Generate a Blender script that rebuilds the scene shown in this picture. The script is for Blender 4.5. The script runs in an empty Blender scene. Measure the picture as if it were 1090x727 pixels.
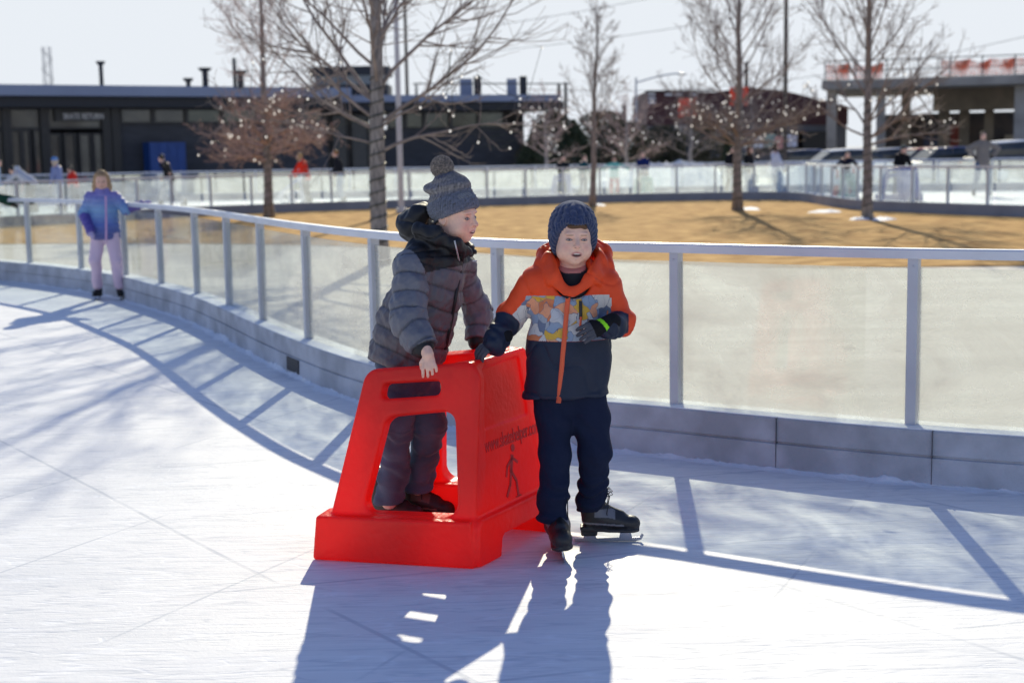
import bpy, math, random
import numpy as np
from mathutils import Vector, Matrix
random.seed(7); rng=np.random.default_rng(7)
SC=bpy.context.scene; COL=SC.collection
# ------------------------------------------------------------------ camera geometry
F=1514.; H=1.6; PIT=math.atan(201/F); ROLL=.018
FW=np.array([0,math.cos(PIT),-math.sin(PIT)]); RT=np.array([1.,0,0]); UPV=np.cross(RT,FW)
def ray(x,y):
    dx=x-545;dy=363.5-y
    a=dx*math.cos(ROLL)+dy*math.sin(ROLL); b=-dx*math.sin(ROLL)+dy*math.cos(ROLL)
    return FW*F+RT*a+UPV*b
def at(x,y,h=0.):
    d=ray(x,y); return np.array([0,0,H])+d*((h-H)/d[2])
def P(x,y,Y):                       # survey point: photo direction (x,y) at real distance Y
    d=ray(x,y); return np.array([0,0,H])+d*(Y/d[1])
def XG(x,Y): return P(x,300,Y)[0]
# ------------------------------------------------------------------ helpers
def tag(o,label=None,cat=None,group=None,kind=None):
    if label: o['label']=label
    if cat: o['category']=cat
    if group: o['group']=group
    if kind: o['kind']=kind
    return o
def empty(name,loc,rz=0,**k):
    o=bpy.data.objects.new(name,None); COL.objects.link(o); o.location=[float(c) for c in loc]; o.rotation_euler=(0,0,rz)
    o.empty_display_size=.1; return tag(o,**k)
def nd(nt,t,**k):
    n=nt.nodes.new(t)
    for a,b in k.items(): setattr(n,a,b)
    return n
def mat(name,col,rough=.7,var=.0,vscale=8.,bump=0.,bscale=30.,metal=0.,spec=.5,col2=None,trans=0.,coat=0.,detail=4.,stretch=None,sheen=0.,emit=0.,emcol=None,sss=0.):
    m=bpy.data.materials.new(name); m.use_nodes=True; nt=m.node_tree; b=nt.nodes['Principled BSDF']
    b.inputs['Roughness'].default_value=rough; b.inputs['Metallic'].default_value=metal; b.inputs['Specular IOR Level'].default_value=spec
    if coat: b.inputs['Coat Weight'].default_value=coat
    if sheen: b.inputs['Sheen Weight'].default_value=sheen
    if sss:
        b.inputs['Subsurface Weight'].default_value=sss; b.inputs['Subsurface Radius'].default_value=(1,.35,.2); b.inputs['Subsurface Scale'].default_value=.01
    b.inputs['Base Color'].default_value=(*col,1)
    tc=nd(nt,'ShaderNodeTexCoord'); src=tc.outputs['Object']
    if stretch:
        mp=nd(nt,'ShaderNodeMapping'); mp.inputs['Scale'].default_value=stretch; nt.links.new(src,mp.inputs[0]); src=mp.outputs[0]
    if var or col2:
        n=nd(nt,'ShaderNodeTexNoise'); n.inputs['Scale'].default_value=vscale; n.inputs['Detail'].default_value=detail; nt.links.new(src,n.inputs['Vector'])
        r=nd(nt,'ShaderNodeValToRGB'); c2=col2 or tuple(c*(1+var) for c in col); c1=col if col2 else tuple(c*(1-var) for c in col)
        r.color_ramp.elements[0].color=(*c1,1); r.color_ramp.elements[1].color=(*c2,1); r.color_ramp.elements[0].position=.35; r.color_ramp.elements[1].position=.65
        nt.links.new(n.outputs['Fac'],r.inputs[0]); nt.links.new(r.outputs[0],b.inputs['Base Color'])
    if bump:
        n=nd(nt,'ShaderNodeTexNoise'); n.inputs['Scale'].default_value=bscale; n.inputs['Detail'].default_value=5; nt.links.new(src,n.inputs['Vector'])
        bp=nd(nt,'ShaderNodeBump'); bp.inputs['Strength'].default_value=bump; bp.inputs['Distance'].default_value=.01
        nt.links.new(n.outputs['Fac'],bp.inputs['Height']); nt.links.new(bp.outputs[0],b.inputs['Normal'])
    if emit:
        b.inputs['Emission Color'].default_value=(*(emcol or col),1); b.inputs['Emission Strength'].default_value=emit
    if trans:
        out=nt.nodes['Material Output']; t=nd(nt,'ShaderNodeBsdfTranslucent'); t.inputs[0].default_value=(*col,1)
        mx=nd(nt,'ShaderNodeMixShader'); mx.inputs[0].default_value=trans
        nt.links.new(b.outputs[0],mx.inputs[1]); nt.links.new(t.outputs[0],mx.inputs[2]); nt.links.new(mx.outputs[0],out.inputs[0])
    return m
def wloc(p):
    v=np.zeros(3)
    while p is not None: v=v+np.array(p.location); p=p.parent
    return v
class MB:
    """collects shapes into one mesh"""
    def __init__(s): s.v=[];s.f=[];s.n=0
    def add(s,v,f):
        v=np.asarray(v,float).reshape(-1,3); s.v.append(v); s.f+= [tuple(i+s.n for i in q) for q in f]; s.n+=len(v); return s
    def box(s,c,size,rz=0,tilt=None,bev=0):
        hx,hy,hz=[d/2 for d in size]
        v=np.array([(x,y,z) for x in(-hx,hx) for y in(-hy,hy) for z in(-hz,hz)],float)
        if tilt is not None: v=v@np.array(Matrix.Rotation(tilt[0],3,tilt[1])).T
        c_,s_=math.cos(rz),math.sin(rz); v=v@np.array([[c_,s_,0],[-s_,c_,0],[0,0,1]])+np.asarray(c,float)
        return s.add(v,[(0,1,3,2),(4,6,7,5),(0,4,5,1),(2,3,7,6),(0,2,6,4),(1,5,7,3)])
    def tube(s,pts,rad,n=8,cap=True):
        pts=[np.asarray(p,float) for p in pts]
        if np.isscalar(rad): rad=[rad]*len(pts)
        v=[];prev=None
        for i,p in enumerate(pts):
            t=pts[min(i+1,len(pts)-1)]-pts[max(i-1,0)]; t=t/(np.linalg.norm(t)+1e-9)
            if prev is None:
                a=np.array([0,0,1.]) if abs(t[2])<.9 else np.array([1.,0,0]); u=np.cross(t,a)
            else: u=prev-t*(prev@t)
            u/=np.linalg.norm(u)+1e-9; w=np.cross(t,u); prev=u
            for k in range(n):
                an=2*math.pi*k/n; v.append(p+rad[i]*(u*math.cos(an)+w*math.sin(an)))
        f=[]
        for i in range(len(pts)-1):
            for k in range(n):
                a=i*n+k;b=i*n+(k+1)%n; f.append((a,b,b+n,a+n))
        if cap: f.append(tuple(range(n))[::-1]); f.append(tuple((len(pts)-1)*n+k for k in range(n)))
        return s.add(v,f)
    def ball(s,c,r,nu=10,nv=7):
        if np.isscalar(r): r=(r,r,r)
        v=[];f=[]
        for j in range(nv+1):
            th=math.pi*j/nv
            for i in range(nu): v.append((c[0]+r[0]*math.sin(th)*math.cos(2*math.pi*i/nu),c[1]+r[1]*math.sin(th)*math.sin(2*math.pi*i/nu),c[2]+r[2]*math.cos(th)))
        for j in range(nv):
            for i in range(nu): a=j*nu+i;b=j*nu+(i+1)%nu; f.append((a,a+nu,b+nu,b))
        return s.add(v,f)
    def sweep(s,path,prof,closed=True):
        """path Nx2; prof list of (offset to the right-hand side, z)"""
        path=np.asarray(path,float); t=np.gradient(path,axis=0); t/=np.linalg.norm(t,axis=1)[:,None]
        nrm=np.stack([t[:,1],-t[:,0]],1); m=len(prof); v=[]
        for p,n_ in zip(path,nrm):
            for o,z in prof: v.append((p[0]+n_[0]*o,p[1]+n_[1]*o,z))
        f=[]
        for i in range(len(path)-1):
            for k in range(m if closed else m-1):
                a=i*m+k;b=i*m+(k+1)%m; f.append((a,a+m,b+m,b))
        if closed: f.append(tuple(range(m))); f.append(tuple((len(path)-1)*m+k for k in range(m))[::-1])
        return s.add(v,f)
    def prism(s,poly,o,ux,uy,th):
        """2D polygon extruded: o origin, ux,uy plane axes, thickness th both sides"""
        o,ux,uy=[np.asarray(a,float) for a in(o,ux,uy)]; n_=np.cross(ux,uy); n_/=np.linalg.norm(n_); k=len(poly)
        v=[o+ux*a+uy*b+n_*th/2 for a,b in poly]+[o+ux*a+uy*b-n_*th/2 for a,b in poly]
        return s.add(v,[tuple(range(k)),tuple(range(2*k-1,k-1,-1))]+[(i,i+k,(i+1)%k+k,(i+1)%k) for i in range(k)])
    def build(s,name,m,parent=None,origin=None,smooth=False,bevel=0.,rel=True):
        v=np.concatenate(s.v)
        if parent is not None and rel: v=v-wloc(parent)
        if origin is not None: v=v-np.asarray(origin)
        me=bpy.data.meshes.new(name); me.from_pydata(v.tolist(),[],s.f); me.update()
        if smooth: me.shade_smooth()
        ms=m if isinstance(m,(list,tuple)) else [m]
        for a in ms: me.materials.append(a)
        o=bpy.data.objects.new(name,me); COL.objects.link(o)
        if parent is not None: o.parent=parent
        if origin is not None and parent is None: o.location=[float(c) for c in origin]
        if bevel:
            b=o.modifiers.new('bevel','BEVEL'); b.width=bevel; b.segments=2; b.limit_method='ANGLE'
        return o
def fixn(o):
    import bmesh
    bm=bmesh.new(); bm.from_mesh(o.data); bmesh.ops.recalc_face_normals(bm,faces=bm.faces); bm.to_mesh(o.data); bm.free(); return o
def copy_tree(o,parent=None):
    c=o.copy(); COL.objects.link(c)
    if parent is not None: c.parent=parent
    for ch in [q for q in o.children]: copy_tree(ch,c)
    return c
def catmull(pts,k=8):
    pts=np.asarray(pts,float); n=len(pts); e=np.vstack([2*pts[0]-pts[1],pts,2*pts[-1]-pts[-2]]); out=[]
    for i in range(n-1):
        p0,p1,p2,p3=e[i:i+4]
        for j in range(k):
            t=j/k; out.append(.5*((2*p1)+(-p0+p2)*t+(2*p0-5*p1+4*p2-p3)*t*t+(-p0+3*p1-3*p2+p3)*t**3))
    out.append(pts[-1]); return np.array(out)
def resample(path,step):
    path=np.asarray(path); d=np.r_[0,np.cumsum(np.linalg.norm(np.diff(path,axis=0),axis=1))]; n=max(1,int(round(d[-1]/step)))
    s=np.linspace(0,d[-1],n+1); return np.stack([np.interp(s,d,path[:,k]) for k in range(path.shape[1])],1)
# ------------------------------------------------------------------ camera, world, sun
cam=bpy.data.cameras.new('camera'); co=bpy.data.objects.new('camera',cam); COL.objects.link(co)
cr,sr=math.cos(ROLL),math.sin(ROLL); cx=RT*cr-UPV*sr; cy=RT*sr+UPV*cr; cz=-FW
M=Matrix(((cx[0],cy[0],cz[0],0),(cx[1],cy[1],cz[1],0),(cx[2],cy[2],cz[2],H),(0,0,0,1))); co.matrix_world=M
cam.lens=50; cam.sensor_width=36; cam.clip_end=3000; cam.clip_start=.05
cam.dof.use_dof=True; cam.dof.focus_distance=5.65; cam.dof.aperture_fstop=2.8
SC.camera=co
SUN_EL=math.radians(28.6); SUN_AZ=math.atan2(.077,1)
w=bpy.data.worlds.new('World'); SC.world=w; w.use_nodes=True; nt=w.node_tree
sky=nd(nt,'ShaderNodeTexSky',sky_type='NISHITA'); sky.sun_disc=False; sky.sun_elevation=SUN_EL; sky.sun_rotation=SUN_AZ; sky.air_density=1.3; sky.dust_density=.6; sky.ozone_density=3
SKY=.092; EXPO=.36; CAPV=[c/SKY/2**EXPO for c in(.82,.865,.92)]
cap=nd(nt,'ShaderNodeMixRGB',blend_type='DARKEN'); cap.inputs[0].default_value=1; cap.inputs[2].default_value=(CAPV[0],CAPV[1],CAPV[2],1)   # thin even winter haze: the sky never gets brighter than this near the sun
bw=nd(nt,'ShaderNodeRGBToBW'); nt.links.new(sky.outputs[0],bw.inputs[0]); tn=nd(nt,'ShaderNodeVectorMath',operation='MULTIPLY'); nt.links.new(bw.outputs[0],tn.inputs[0]); tn.inputs[1].default_value=(1.25,1.36,1.5)
hz=nd(nt,'ShaderNodeMixRGB'); gm=nd(nt,'ShaderNodeTexCoord'); gs=nd(nt,'ShaderNodeSeparateXYZ'); nt.links.new(gm.outputs['Generated'],gs.inputs[0]); gr=nd(nt,'ShaderNodeMapRange'); gr.inputs['From Min'].default_value=.12; gr.inputs['From Max'].default_value=.42; gr.inputs['To Min'].default_value=.9; gr.inputs['To Max'].default_value=.0; nt.links.new(gs.outputs['Z'],gr.inputs['Value']); nt.links.new(gr.outputs[0],hz.inputs[0])
wb=nd(nt,'ShaderNodeVectorMath',operation='MULTIPLY'); nt.links.new(sky.outputs[0],wb.inputs[0]); wb.inputs[1].default_value=(.90,.96,1.30); nt.links.new(wb.outputs[0],hz.inputs[1]); nt.links.new(tn.outputs[0],hz.inputs[2]); nt.links.new(hz.outputs[0],cap.inputs[1]); nt.links.new(cap.outputs[0],nt.nodes['Background'].inputs[0]); nt.nodes['Background'].inputs[1].default_value=SKY
sl=bpy.data.lights.new('sun','SUN'); sl.energy=4.2; sl.angle=math.radians(.55); sl.color=(1,.92,.70); so=bpy.data.objects.new('sun',sl); COL.objects.link(so)
sd=Vector((math.sin(SUN_AZ)*math.cos(SUN_EL),math.cos(SUN_AZ)*math.cos(SUN_EL),math.sin(SUN_EL))); so.rotation_euler=sd.to_track_quat('Z','Y').to_euler(); so.location=(3,20,15)
SC.view_settings.view_transform='Standard'; SC.view_settings.look='None'; SC.view_settings.gamma=1; SC.view_settings.exposure=EXPO
SC.cycles.max_bounces=10; SC.cycles.transparent_max_bounces=24; SC.cycles.transmission_bounces=6; SC.cycles.diffuse_bounces=4; SC.cycles.sample_clamp_indirect=6; SC.cycles.use_denoising=True
SC.cycles.caustics_reflective=False; SC.cycles.caustics_refractive=False
# ------------------------------------------------------------------ materials
M_steel=mat('powder_steel',(.52,.54,.58),.42,var=.06,vscale=3,bump=.05,bscale=60,metal=.2)
M_rail=mat('rail_steel',(.66,.68,.72),.4,var=.06,vscale=4,bump=.05,bscale=80,metal=.2)
M_kick=mat('kickboard_concrete',(.46,.475,.51),.8,var=.22,vscale=3.5,bump=.5,bscale=90,detail=10)
M_kick2=mat('kickboard_far',(.25,.27,.32),.8,var=.1,vscale=2)
M_bark=mat('bark',(.25,.22,.20),.9,var=.35,vscale=25,bump=.6,bscale=60,stretch=(1,1,.25))
M_twig=mat('twig',(.26,.21,.185),.85,var=.2,vscale=5)
M_twigred=mat('dry_leaf_twig',(.44,.32,.28),.85,var=.3,vscale=9)
M_joint=mat('joint_grey',(.12,.12,.13),.9)
M_snow=mat('snow',(.82,.84,.87),.75,var=.03,vscale=20,bump=.6,bscale=60)
M_dark=mat('dark_metal_panel',(.035,.038,.045),.55,var=.12,vscale=.8)
M_black=mat('black_plastic',(.012,.012,.014),.5)
def m_ice():
    m=bpy.data.materials.new('ice'); m.use_nodes=True; nt=m.node_tree; b=nt.nodes['Principled BSDF']; L=nt.links.new
    tc=nd(nt,'ShaderNodeTexCoord')
    def noise(sc,det=6,rot=0,sx=1,sy=1,rough=.6):
        mp=nd(nt,'ShaderNodeMapping'); mp.inputs['Scale'].default_value=(sx,sy,1); mp.inputs['Rotation'].default_value=(0,0,rot); L(tc.outputs['Object'],mp.inputs[0])
        n=nd(nt,'ShaderNodeTexNoise'); n.inputs['Scale'].default_value=sc; n.inputs['Detail'].default_value=det; n.inputs['Roughness'].default_value=rough; n.inputs['Distortion'].default_value=.4; L(mp.outputs[0],n.inputs['Vector']); return n
    big=noise(.7,5); fine=noise(45,6)
    def ramp(src,p0,c0,p1,c1):
        r=nd(nt,'ShaderNodeValToRGB'); r.color_ramp.elements[0].position=p0; r.color_ramp.elements[1].position=p1; r.color_ramp.elements[0].color=c0; r.color_ramp.elements[1].color=c1; L(src,r.inputs[0]); return r
    big=noise(1.6,8,.35,.28,1.,.62); base=ramp(big.outputs['Fac'],.3,(.72,.725,.74,1),.62,(.81,.81,.81,1))
    # blade scratches: thin level-sets of stretched noises in several directions
    prev=base.outputs[0]; hs=None
    for i,(rot,sx,sy,sc,th,w_) in enumerate([(.5,.10,1.,9,.5,.022),(1.2,.13,1.,7,.52,.014),(-.35,.08,1.,12,.49,.026),(2.2,.2,1.,8,.47,.014),(.05,.09,1,14,.5,.03),(.95,.12,1,11,.5,.03),(1.9,.1,1,10,.52,.02)]):
        n=noise(sc,2,rot,sx,sy,.45)
        s1=nd(nt,'ShaderNodeMath',operation='SUBTRACT'); L(n.outputs['Fac'],s1.inputs[0]); s1.inputs[1].default_value=th
        ab=nd(nt,'ShaderNodeMath',operation='ABSOLUTE'); L(s1.outputs[0],ab.inputs[0])
        mr=nd(nt,'ShaderNodeMapRange'); mr.inputs['From Min'].default_value=0; mr.inputs['From Max'].default_value=w_; mr.inputs['To Min'].default_value=1; mr.inputs['To Max'].default_value=0; L(ab.outputs[0],mr.inputs['Value'])
        gate=noise(2.2+i,2); g=ramp(gate.outputs['Fac'],.42,(0,0,0,1),.6,(1,1,1,1))
        mu=nd(nt,'ShaderNodeMath',operation='MULTIPLY'); L(mr.outputs[0],mu.inputs[0]); L(g.outputs[0],mu.inputs[1])
        mx=nd(nt,'ShaderNodeMixRGB'); fm=nd(nt,'ShaderNodeMath',operation='MULTIPLY'); L(mu.outputs[0],fm.inputs[0]); fm.inputs[1].default_value=.5
        L(fm.outputs[0],mx.inputs[0]); L(prev,mx.inputs[1]); mx.inputs[2].default_value=(.52,.55,.60,1) if i%2==0 else (.92,.93,.95,1); prev=mx.outputs[0]
        if hs is None: hs=mu.outputs[0]
        else:
            a=nd(nt,'ShaderNodeMath',operation='ADD'); L(hs,a.inputs[0]); L(mu.outputs[0],a.inputs[1]); hs=a.outputs[0]
    for rot,sc,dist,gs in((.45,.34,2.2,1.1),(1.35,.27,3.0,.8),(-.6,.22,2.5,.9)):   # long curved blade cuts
        mp=nd(nt,'ShaderNodeMapping'); mp.inputs['Rotation'].default_value=(0,0,rot); L(tc.outputs['Object'],mp.inputs[0])
        wv=nd(nt,'ShaderNodeTexWave'); wv.inputs['Scale'].default_value=sc; wv.inputs['Distortion'].default_value=dist; wv.inputs['Detail'].default_value=1; wv.inputs['Detail Scale'].default_value=.35; L(mp.outputs[0],wv.inputs['Vector'])
        mr=nd(nt,'ShaderNodeMapRange'); mr.inputs['From Min'].default_value=.9991; mr.inputs['From Max'].default_value=.9999; L(wv.outputs['Fac'],mr.inputs['Value'])
        gate=noise(gs,3); g=ramp(gate.outputs['Fac'],.42,(0,0,0,1),.55,(.75,.75,.75,1)); mu=nd(nt,'ShaderNodeMath',operation='MULTIPLY'); L(mr.outputs[0],mu.inputs[0]); L(g.outputs[0],mu.inputs[1])
        mx=nd(nt,'ShaderNodeMixRGB'); L(mu.outputs[0],mx.inputs[0]); L(prev,mx.inputs[1]); mx.inputs[2].default_value=(.50,.53,.58,1); prev=mx.outputs[0]
        a=nd(nt,'ShaderNodeMath',operation='ADD'); L(hs,a.inputs[0]); L(mu.outputs[0],a.inputs[1]); hs=a.outputs[0]
    L(prev,b.inputs['Base Color'])
    rr=ramp(big.outputs['Fac'],.35,(.5,.5,.5,1),.6,(.75,.75,.75,1)); L(rr.outputs[0],b.inputs['Roughness']); b.inputs['Specular IOR Level'].default_value=.25
    hm=nd(nt,'ShaderNodeMath',operation='MULTIPLY_ADD'); L(hs,hm.inputs[0]); hm.inputs[1].default_value=-.6; L(fine.outputs['Fac'],hm.inputs[2])
    bp=nd(nt,'ShaderNodeBump'); bp.inputs['Strength'].default_value=.35; bp.inputs['Distance'].default_value=.004; L(hm.outputs[0],bp.inputs['Height']); L(bp.outputs[0],b.inputs['Normal'])
    return m
M_ice=m_ice()
def m_glass(name,op0,op1,col,grad=None,tint=(.93,.97,.97),fwd=.6):
    """dirty acrylic: clear where clean, diffuse/translucent film where frosted"""
    m=bpy.data.materials.new(name); m.use_nodes=True; nt=m.node_tree; L=nt.links.new; nt.nodes.remove(nt.nodes['Principled BSDF']); out=nt.nodes['Material Output']
    tr=nd(nt,'ShaderNodeBsdfTransparent'); tr.inputs[0].default_value=(*tint,1)
    df=nd(nt,'ShaderNodeBsdfDiffuse'); df.inputs[0].default_value=(*col,1); tl=nd(nt,'ShaderNodeBsdfTranslucent'); tl.inputs[0].default_value=(*col,1)
    m1=nd(nt,'ShaderNodeMixShader'); m1.inputs[0].default_value=fwd; L(df.outputs[0],m1.inputs[1]); L(tl.outputs[0],m1.inputs[2])
    tc=nd(nt,'ShaderNodeTexCoord'); n=nd(nt,'ShaderNodeTexNoise'); n.inputs['Scale'].default_value=2.2; n.inputs['Detail'].default_value=9; n.inputs['Roughness'].default_value=.65; n.inputs['Distortion'].default_value=.6
    mp=nd(nt,'ShaderNodeMapping'); mp.inputs['Scale'].default_value=(1,1,1.6); L(tc.outputs['Object'],mp.inputs[0]); L(mp.outputs[0],n.inputs['Vector'])
    mr=nd(nt,'ShaderNodeMapRange'); mr.inputs['From Min'].default_value=.3; mr.inputs['From Max'].default_value=.7; mr.inputs['To Min'].default_value=op0; mr.inputs['To Max'].default_value=op1; L(n.outputs['Fac'],mr.inputs['Value'])
    fac=mr.outputs[0]
    if grad:  # dirtier towards +x
        sp=nd(nt,'ShaderNodeSeparateXYZ'); L(tc.outputs['Object'],sp.inputs[0]); g=nd(nt,'ShaderNodeMapRange'); g.inputs['From Min'].default_value=grad[0]; g.inputs['From Max'].default_value=grad[1]; g.inputs['To Min'].default_value=grad[2]; g.inputs['To Max'].default_value=1; L(sp.outputs[0],g.inputs['Value'])
        mu=nd(nt,'ShaderNodeMath',operation='MULTIPLY'); L(fac,mu.inputs[0]); L(g.outputs[0],mu.inputs[1]); fac=mu.outputs[0]
    # scuffs
    n2=nd(nt,'ShaderNodeTexNoise'); n2.inputs['Scale'].default_value=14; n2.inputs['Detail'].default_value=3; mp2=nd(nt,'ShaderNodeMapping'); mp2.inputs['Scale'].default_value=(.5,.5,3); mp2.inputs['Rotation'].default_value=(0,.4,0); L(tc.outputs['Object'],mp2.inputs[0]); L(mp2.outputs[0],n2.inputs['Vector'])
    mr2=nd(nt,'ShaderNodeMapRange'); mr2.inputs['From Min'].default_value=.66; mr2.inputs['From Max'].default_value=.74; mr2.inputs['To Max'].default_value=.25; L(n2.outputs['Fac'],mr2.inputs['Value'])
    ad=nd(nt,'ShaderNodeMath',operation='ADD',use_clamp=True); L(fac,ad.inputs[0]); L(mr2.outputs[0],ad.inputs[1])
    m2=nd(nt,'ShaderNodeMixShader'); L(ad.outputs[0],m2.inputs[0]); L(tr.outputs[0],m2.inputs[1]); L(m1.outputs[0],m2.inputs[2])
    gl=nd(nt,'ShaderNodeBsdfGlossy'); gl.inputs['Roughness'].default_value=.06; lw=nd(nt,'ShaderNodeLayerWeight'); lw.inputs[0].default_value=.5
    pw=nd(nt,'ShaderNodeMath',operation='POWER'); L(lw.outputs['Facing'],pw.inputs[0]); pw.inputs[1].default_value=4; fr=nd(nt,'ShaderNodeMath',operation='MULTIPLY_ADD'); L(pw.outputs[0],fr.inputs[0]); fr.inputs[1].default_value=.5; fr.inputs[2].default_value=.05
    m3=nd(nt,'ShaderNodeMixShader'); L(fr.outputs[0],m3.inputs[0]); L(m2.outputs[0],m3.inputs[1]); L(gl.outputs[0],m3.inputs[2]); L(m3.outputs[0],out.inputs[0])
    return m
M_glassN=m_glass('scuffed_acrylic',.10,.72,(.64,.62,.58),grad=(11.0,14.6,.26))
M_glassF=m_glass('far_acrylic',.12,.27,(.90,.94,.95),tint=(.95,.985,.985),fwd=.85)
# ------------------------------------------------------------------ ground, ice, lawn
near_posts=np.array([(-14.5,23.6),(-13.2,23.2),(-11.9,22.7),(-10.65,22.1),(-9.45,21.4),(-8.3,20.55),(-7.3,19.75),(-6.384,18.889),(-5.36,17.75),(-4.5,16.6),(-3.78,15.35),(-3.13,14.15),(-2.57,12.92),(-2.05,11.68),(-1.5,10.44),(-.89,9.25),(-.075,8.10),(.868,7.45),(1.926,6.77),(3.07,6.25),(4.25,5.85),(5.5,5.55)])
near_line=catmull(near_posts,10)
inner_pts=[(-32,27),(-24,29.5),(-17,32),(-12.6,35.2),(-10.4,37.8),(-8.6,40),(-3.5,42.7),(.43,43.8),(3.35,44.6),(7,44.6),(8.7,43.2),(8.75,39.5),(8.9,36.3),(9.7,34),(11.3,31),(14,27.5),(18,24)]
inner_line=catmull(inner_pts,8)
outer_pts=[(-42,44),(-30,49),(-17,53),(-8,54.5),(0,53),(6,52.5),(12,51),(20,48),(28,43),(34,37)]
outer_line=catmull(outer_pts,8)
def sheet(name,poly,z,m,**k):
    me=bpy.data.meshes.new(name); me.from_pydata([(float(x),float(y),0) for x,y in poly],[],[tuple(range(len(poly)))]); me.materials.append(m)
    o=bpy.data.objects.new(name,me); COL.objects.link(o); o.location.z=z; tag(o,kind='structure',**k); 
    if me.polygons[0].normal.z<0: me.flip_normals()
    return o
M_plaza=mat('plaza_concrete',(.42,.39,.34),.85,var=.2,vscale=.5,bump=.2,bscale=40,detail=8)
M_path=mat('path_concrete',(.58,.53,.45),.85,var=.16,vscale=.9,bump=.3,bscale=30,detail=8,stretch=(.4,2.2,1))
def m_lawn():
    m=mat('dry_lawn',(.33,.17,.05),.95,spec=.08,col2=(.62,.38,.14),vscale=2.2,bump=1.,bscale=14,detail=10); return m
M_lawn=m_lawn()
sheet('ground',[(-1500,-300),(1500,-300),(1500,2500),(-1500,2500)],-.012,M_plaza)
def strip(name,a,b,z,m):
    n=160; a=resample(a,1); b=resample(b,1)
    ra=np.stack([np.interp(np.linspace(0,1,n),np.linspace(0,1,len(a)),a[:,k]) for k in(0,1)],1); rb=np.stack([np.interp(np.linspace(0,1,n),np.linspace(0,1,len(b)),b[:,k]) for k in(0,1)],1)
    v=[(x,y,0) for x,y in ra]+[(x,y,0) for x,y in rb]; f=[(i,i+1,i+1+n,i+n) for i in range(n-1)]
    return v,f
# near ice reaches to the left and joins the far leg of the loop
ice_v=[];ice_f=[]
nl=near_line
ext=[(-21,24.5),(-30,22)]
poly=[(x,y) for x,y in ext[::-1]]+[(x,y) for x,y in nl]+[(9,4.9),(14,3.5),(14,-12),(-34,-12)]
sheet('ice',poly,.0,M_ice)
v,f=strip('ice_far',inner_line,outer_line,0,M_ice)
me=bpy.data.meshes.new('ice_far'); me.from_pydata(v,[],f); me.materials.append(M_ice); o=bpy.data.objects.new('ice_far',me); COL.objects.link(o); tag(o,kind='structure')
if me.polygons[0].normal.z<0: me.flip_normals()
# pale path behind the near fence, lawn beyond
lawn_near=[(-30,27),(-17,28.5),(-12,28.2),(-8,27.5),(-5,26.5),(-3,25.3),(-1,23.5),(1,21.2),(2.5,19.9),(4,19.),(8,18.5),(16,17),(19,16)]
ln=catmull(lawn_near,6)
sheet('path',[(x,y) for x,y in nl]+[(9,5),(19,12)]+[(x,y) for x,y in ln[::-1]]+[(-30,23.9),(-17,24.5)],-.004,M_path)
lawn_poly=[(x,y) for x,y in ln]+[(19,20)]+[(x,y-.0) for x,y in inner_line[::-1] if x>-30]
sheet('lawn',lawn_poly,.006,M_lawn)
snow_edge=catmull([(-6,54.8),(0,53.3),(6,52.9),(12,51.4),(20,48.5),(28,43.5)],8)
sheet('snowy_ground',[(x,y+.3) for x,y in snow_edge]+[(36,52),(30,60),(14,64),(2,66),(-6,62)],.004,M_snow)  # snow sheet added to brighten what shows through the far glass
# ------------------------------------------------------------------ fences
def fence(name,line,posts,label,kick_m,glass_m,side=1,joints=True,glass_top=1.02,pane_group=None,post_w=.05):
    o=empty(name,(float(posts[0][0]),float(posts[0][1]),0),label=label,cat='fence'); s=side
    MB().sweep(line,[(-.10*s,0),(-.10*s,.26),(.115*s,.26),(.122*s,.253),(.122*s,.143),(.112*s,.139),(.112*s,.133),(.128*s,.129),(.132*s,0)]).build('kickboard',kick_m,o)
    MB().sweep(line,[(-.095*s,.2605),(-.095*s,.265),(.11*s,.2645),(.113*s,.2605)]).build('frosted_ledge',M_snow,o)
    MB().sweep(line,[(-.028*s,1.066),(-.028*s,1.107),(-.022*s,1.114),(.034*s,1.114),(.04*s,1.107),(.04*s,1.066)]).build('handrail',M_rail,o)
    line=np.asarray(line); d=np.r_[0,np.cumsum(np.linalg.norm(np.diff(line,axis=0),axis=1))]
    posts=np.asarray(posts)
    me0=None; pos=[]
    for p in posts:
        k=int(np.argmin(np.linalg.norm(line-p,axis=1))); k0,k1=max(k-1,0),min(k+1,len(line)-1); t=line[k1]-line[k0]; ang=math.atan2(t[1],t[0]); pos.append((p,ang,d[k]))
        if me0 is None:
            b=MB().box((0,0,.668),(post_w,.062,.814)); b.tube([(0,-.031,1.03),(0,-.036,1.03)],.006,6)
            q=b.build('post',M_steel,o,rel=False,bevel=.003); me0=q
        else: q=me0.copy(); COL.objects.link(q); q.parent=o
        q.location=(float(p[0])-o.location.x,float(p[1])-o.location.y,0); q.rotation_euler=(0,0,ang+(0 if s>0 else math.pi))
    for i in range(len(pos)-1):
        a,b_=pos[i][2]+post_w/2+.006,pos[i+1][2]-post_w/2-.006; ss=np.linspace(a,b_,7); pts=np.stack([np.interp(ss,d,line[:,0]),np.interp(ss,d,line[:,1])],1)
        MB().sweep(pts,[(-.006,.262),(-.006,glass_top),(.006,glass_top),(.006,.262)]).build('glass_panel',glass_m,o)
    return o
nf=fence('glass_fence',near_line,near_posts,'curved fence of scuffed clear panels right behind the two boys',M_kick,M_glassN)
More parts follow.
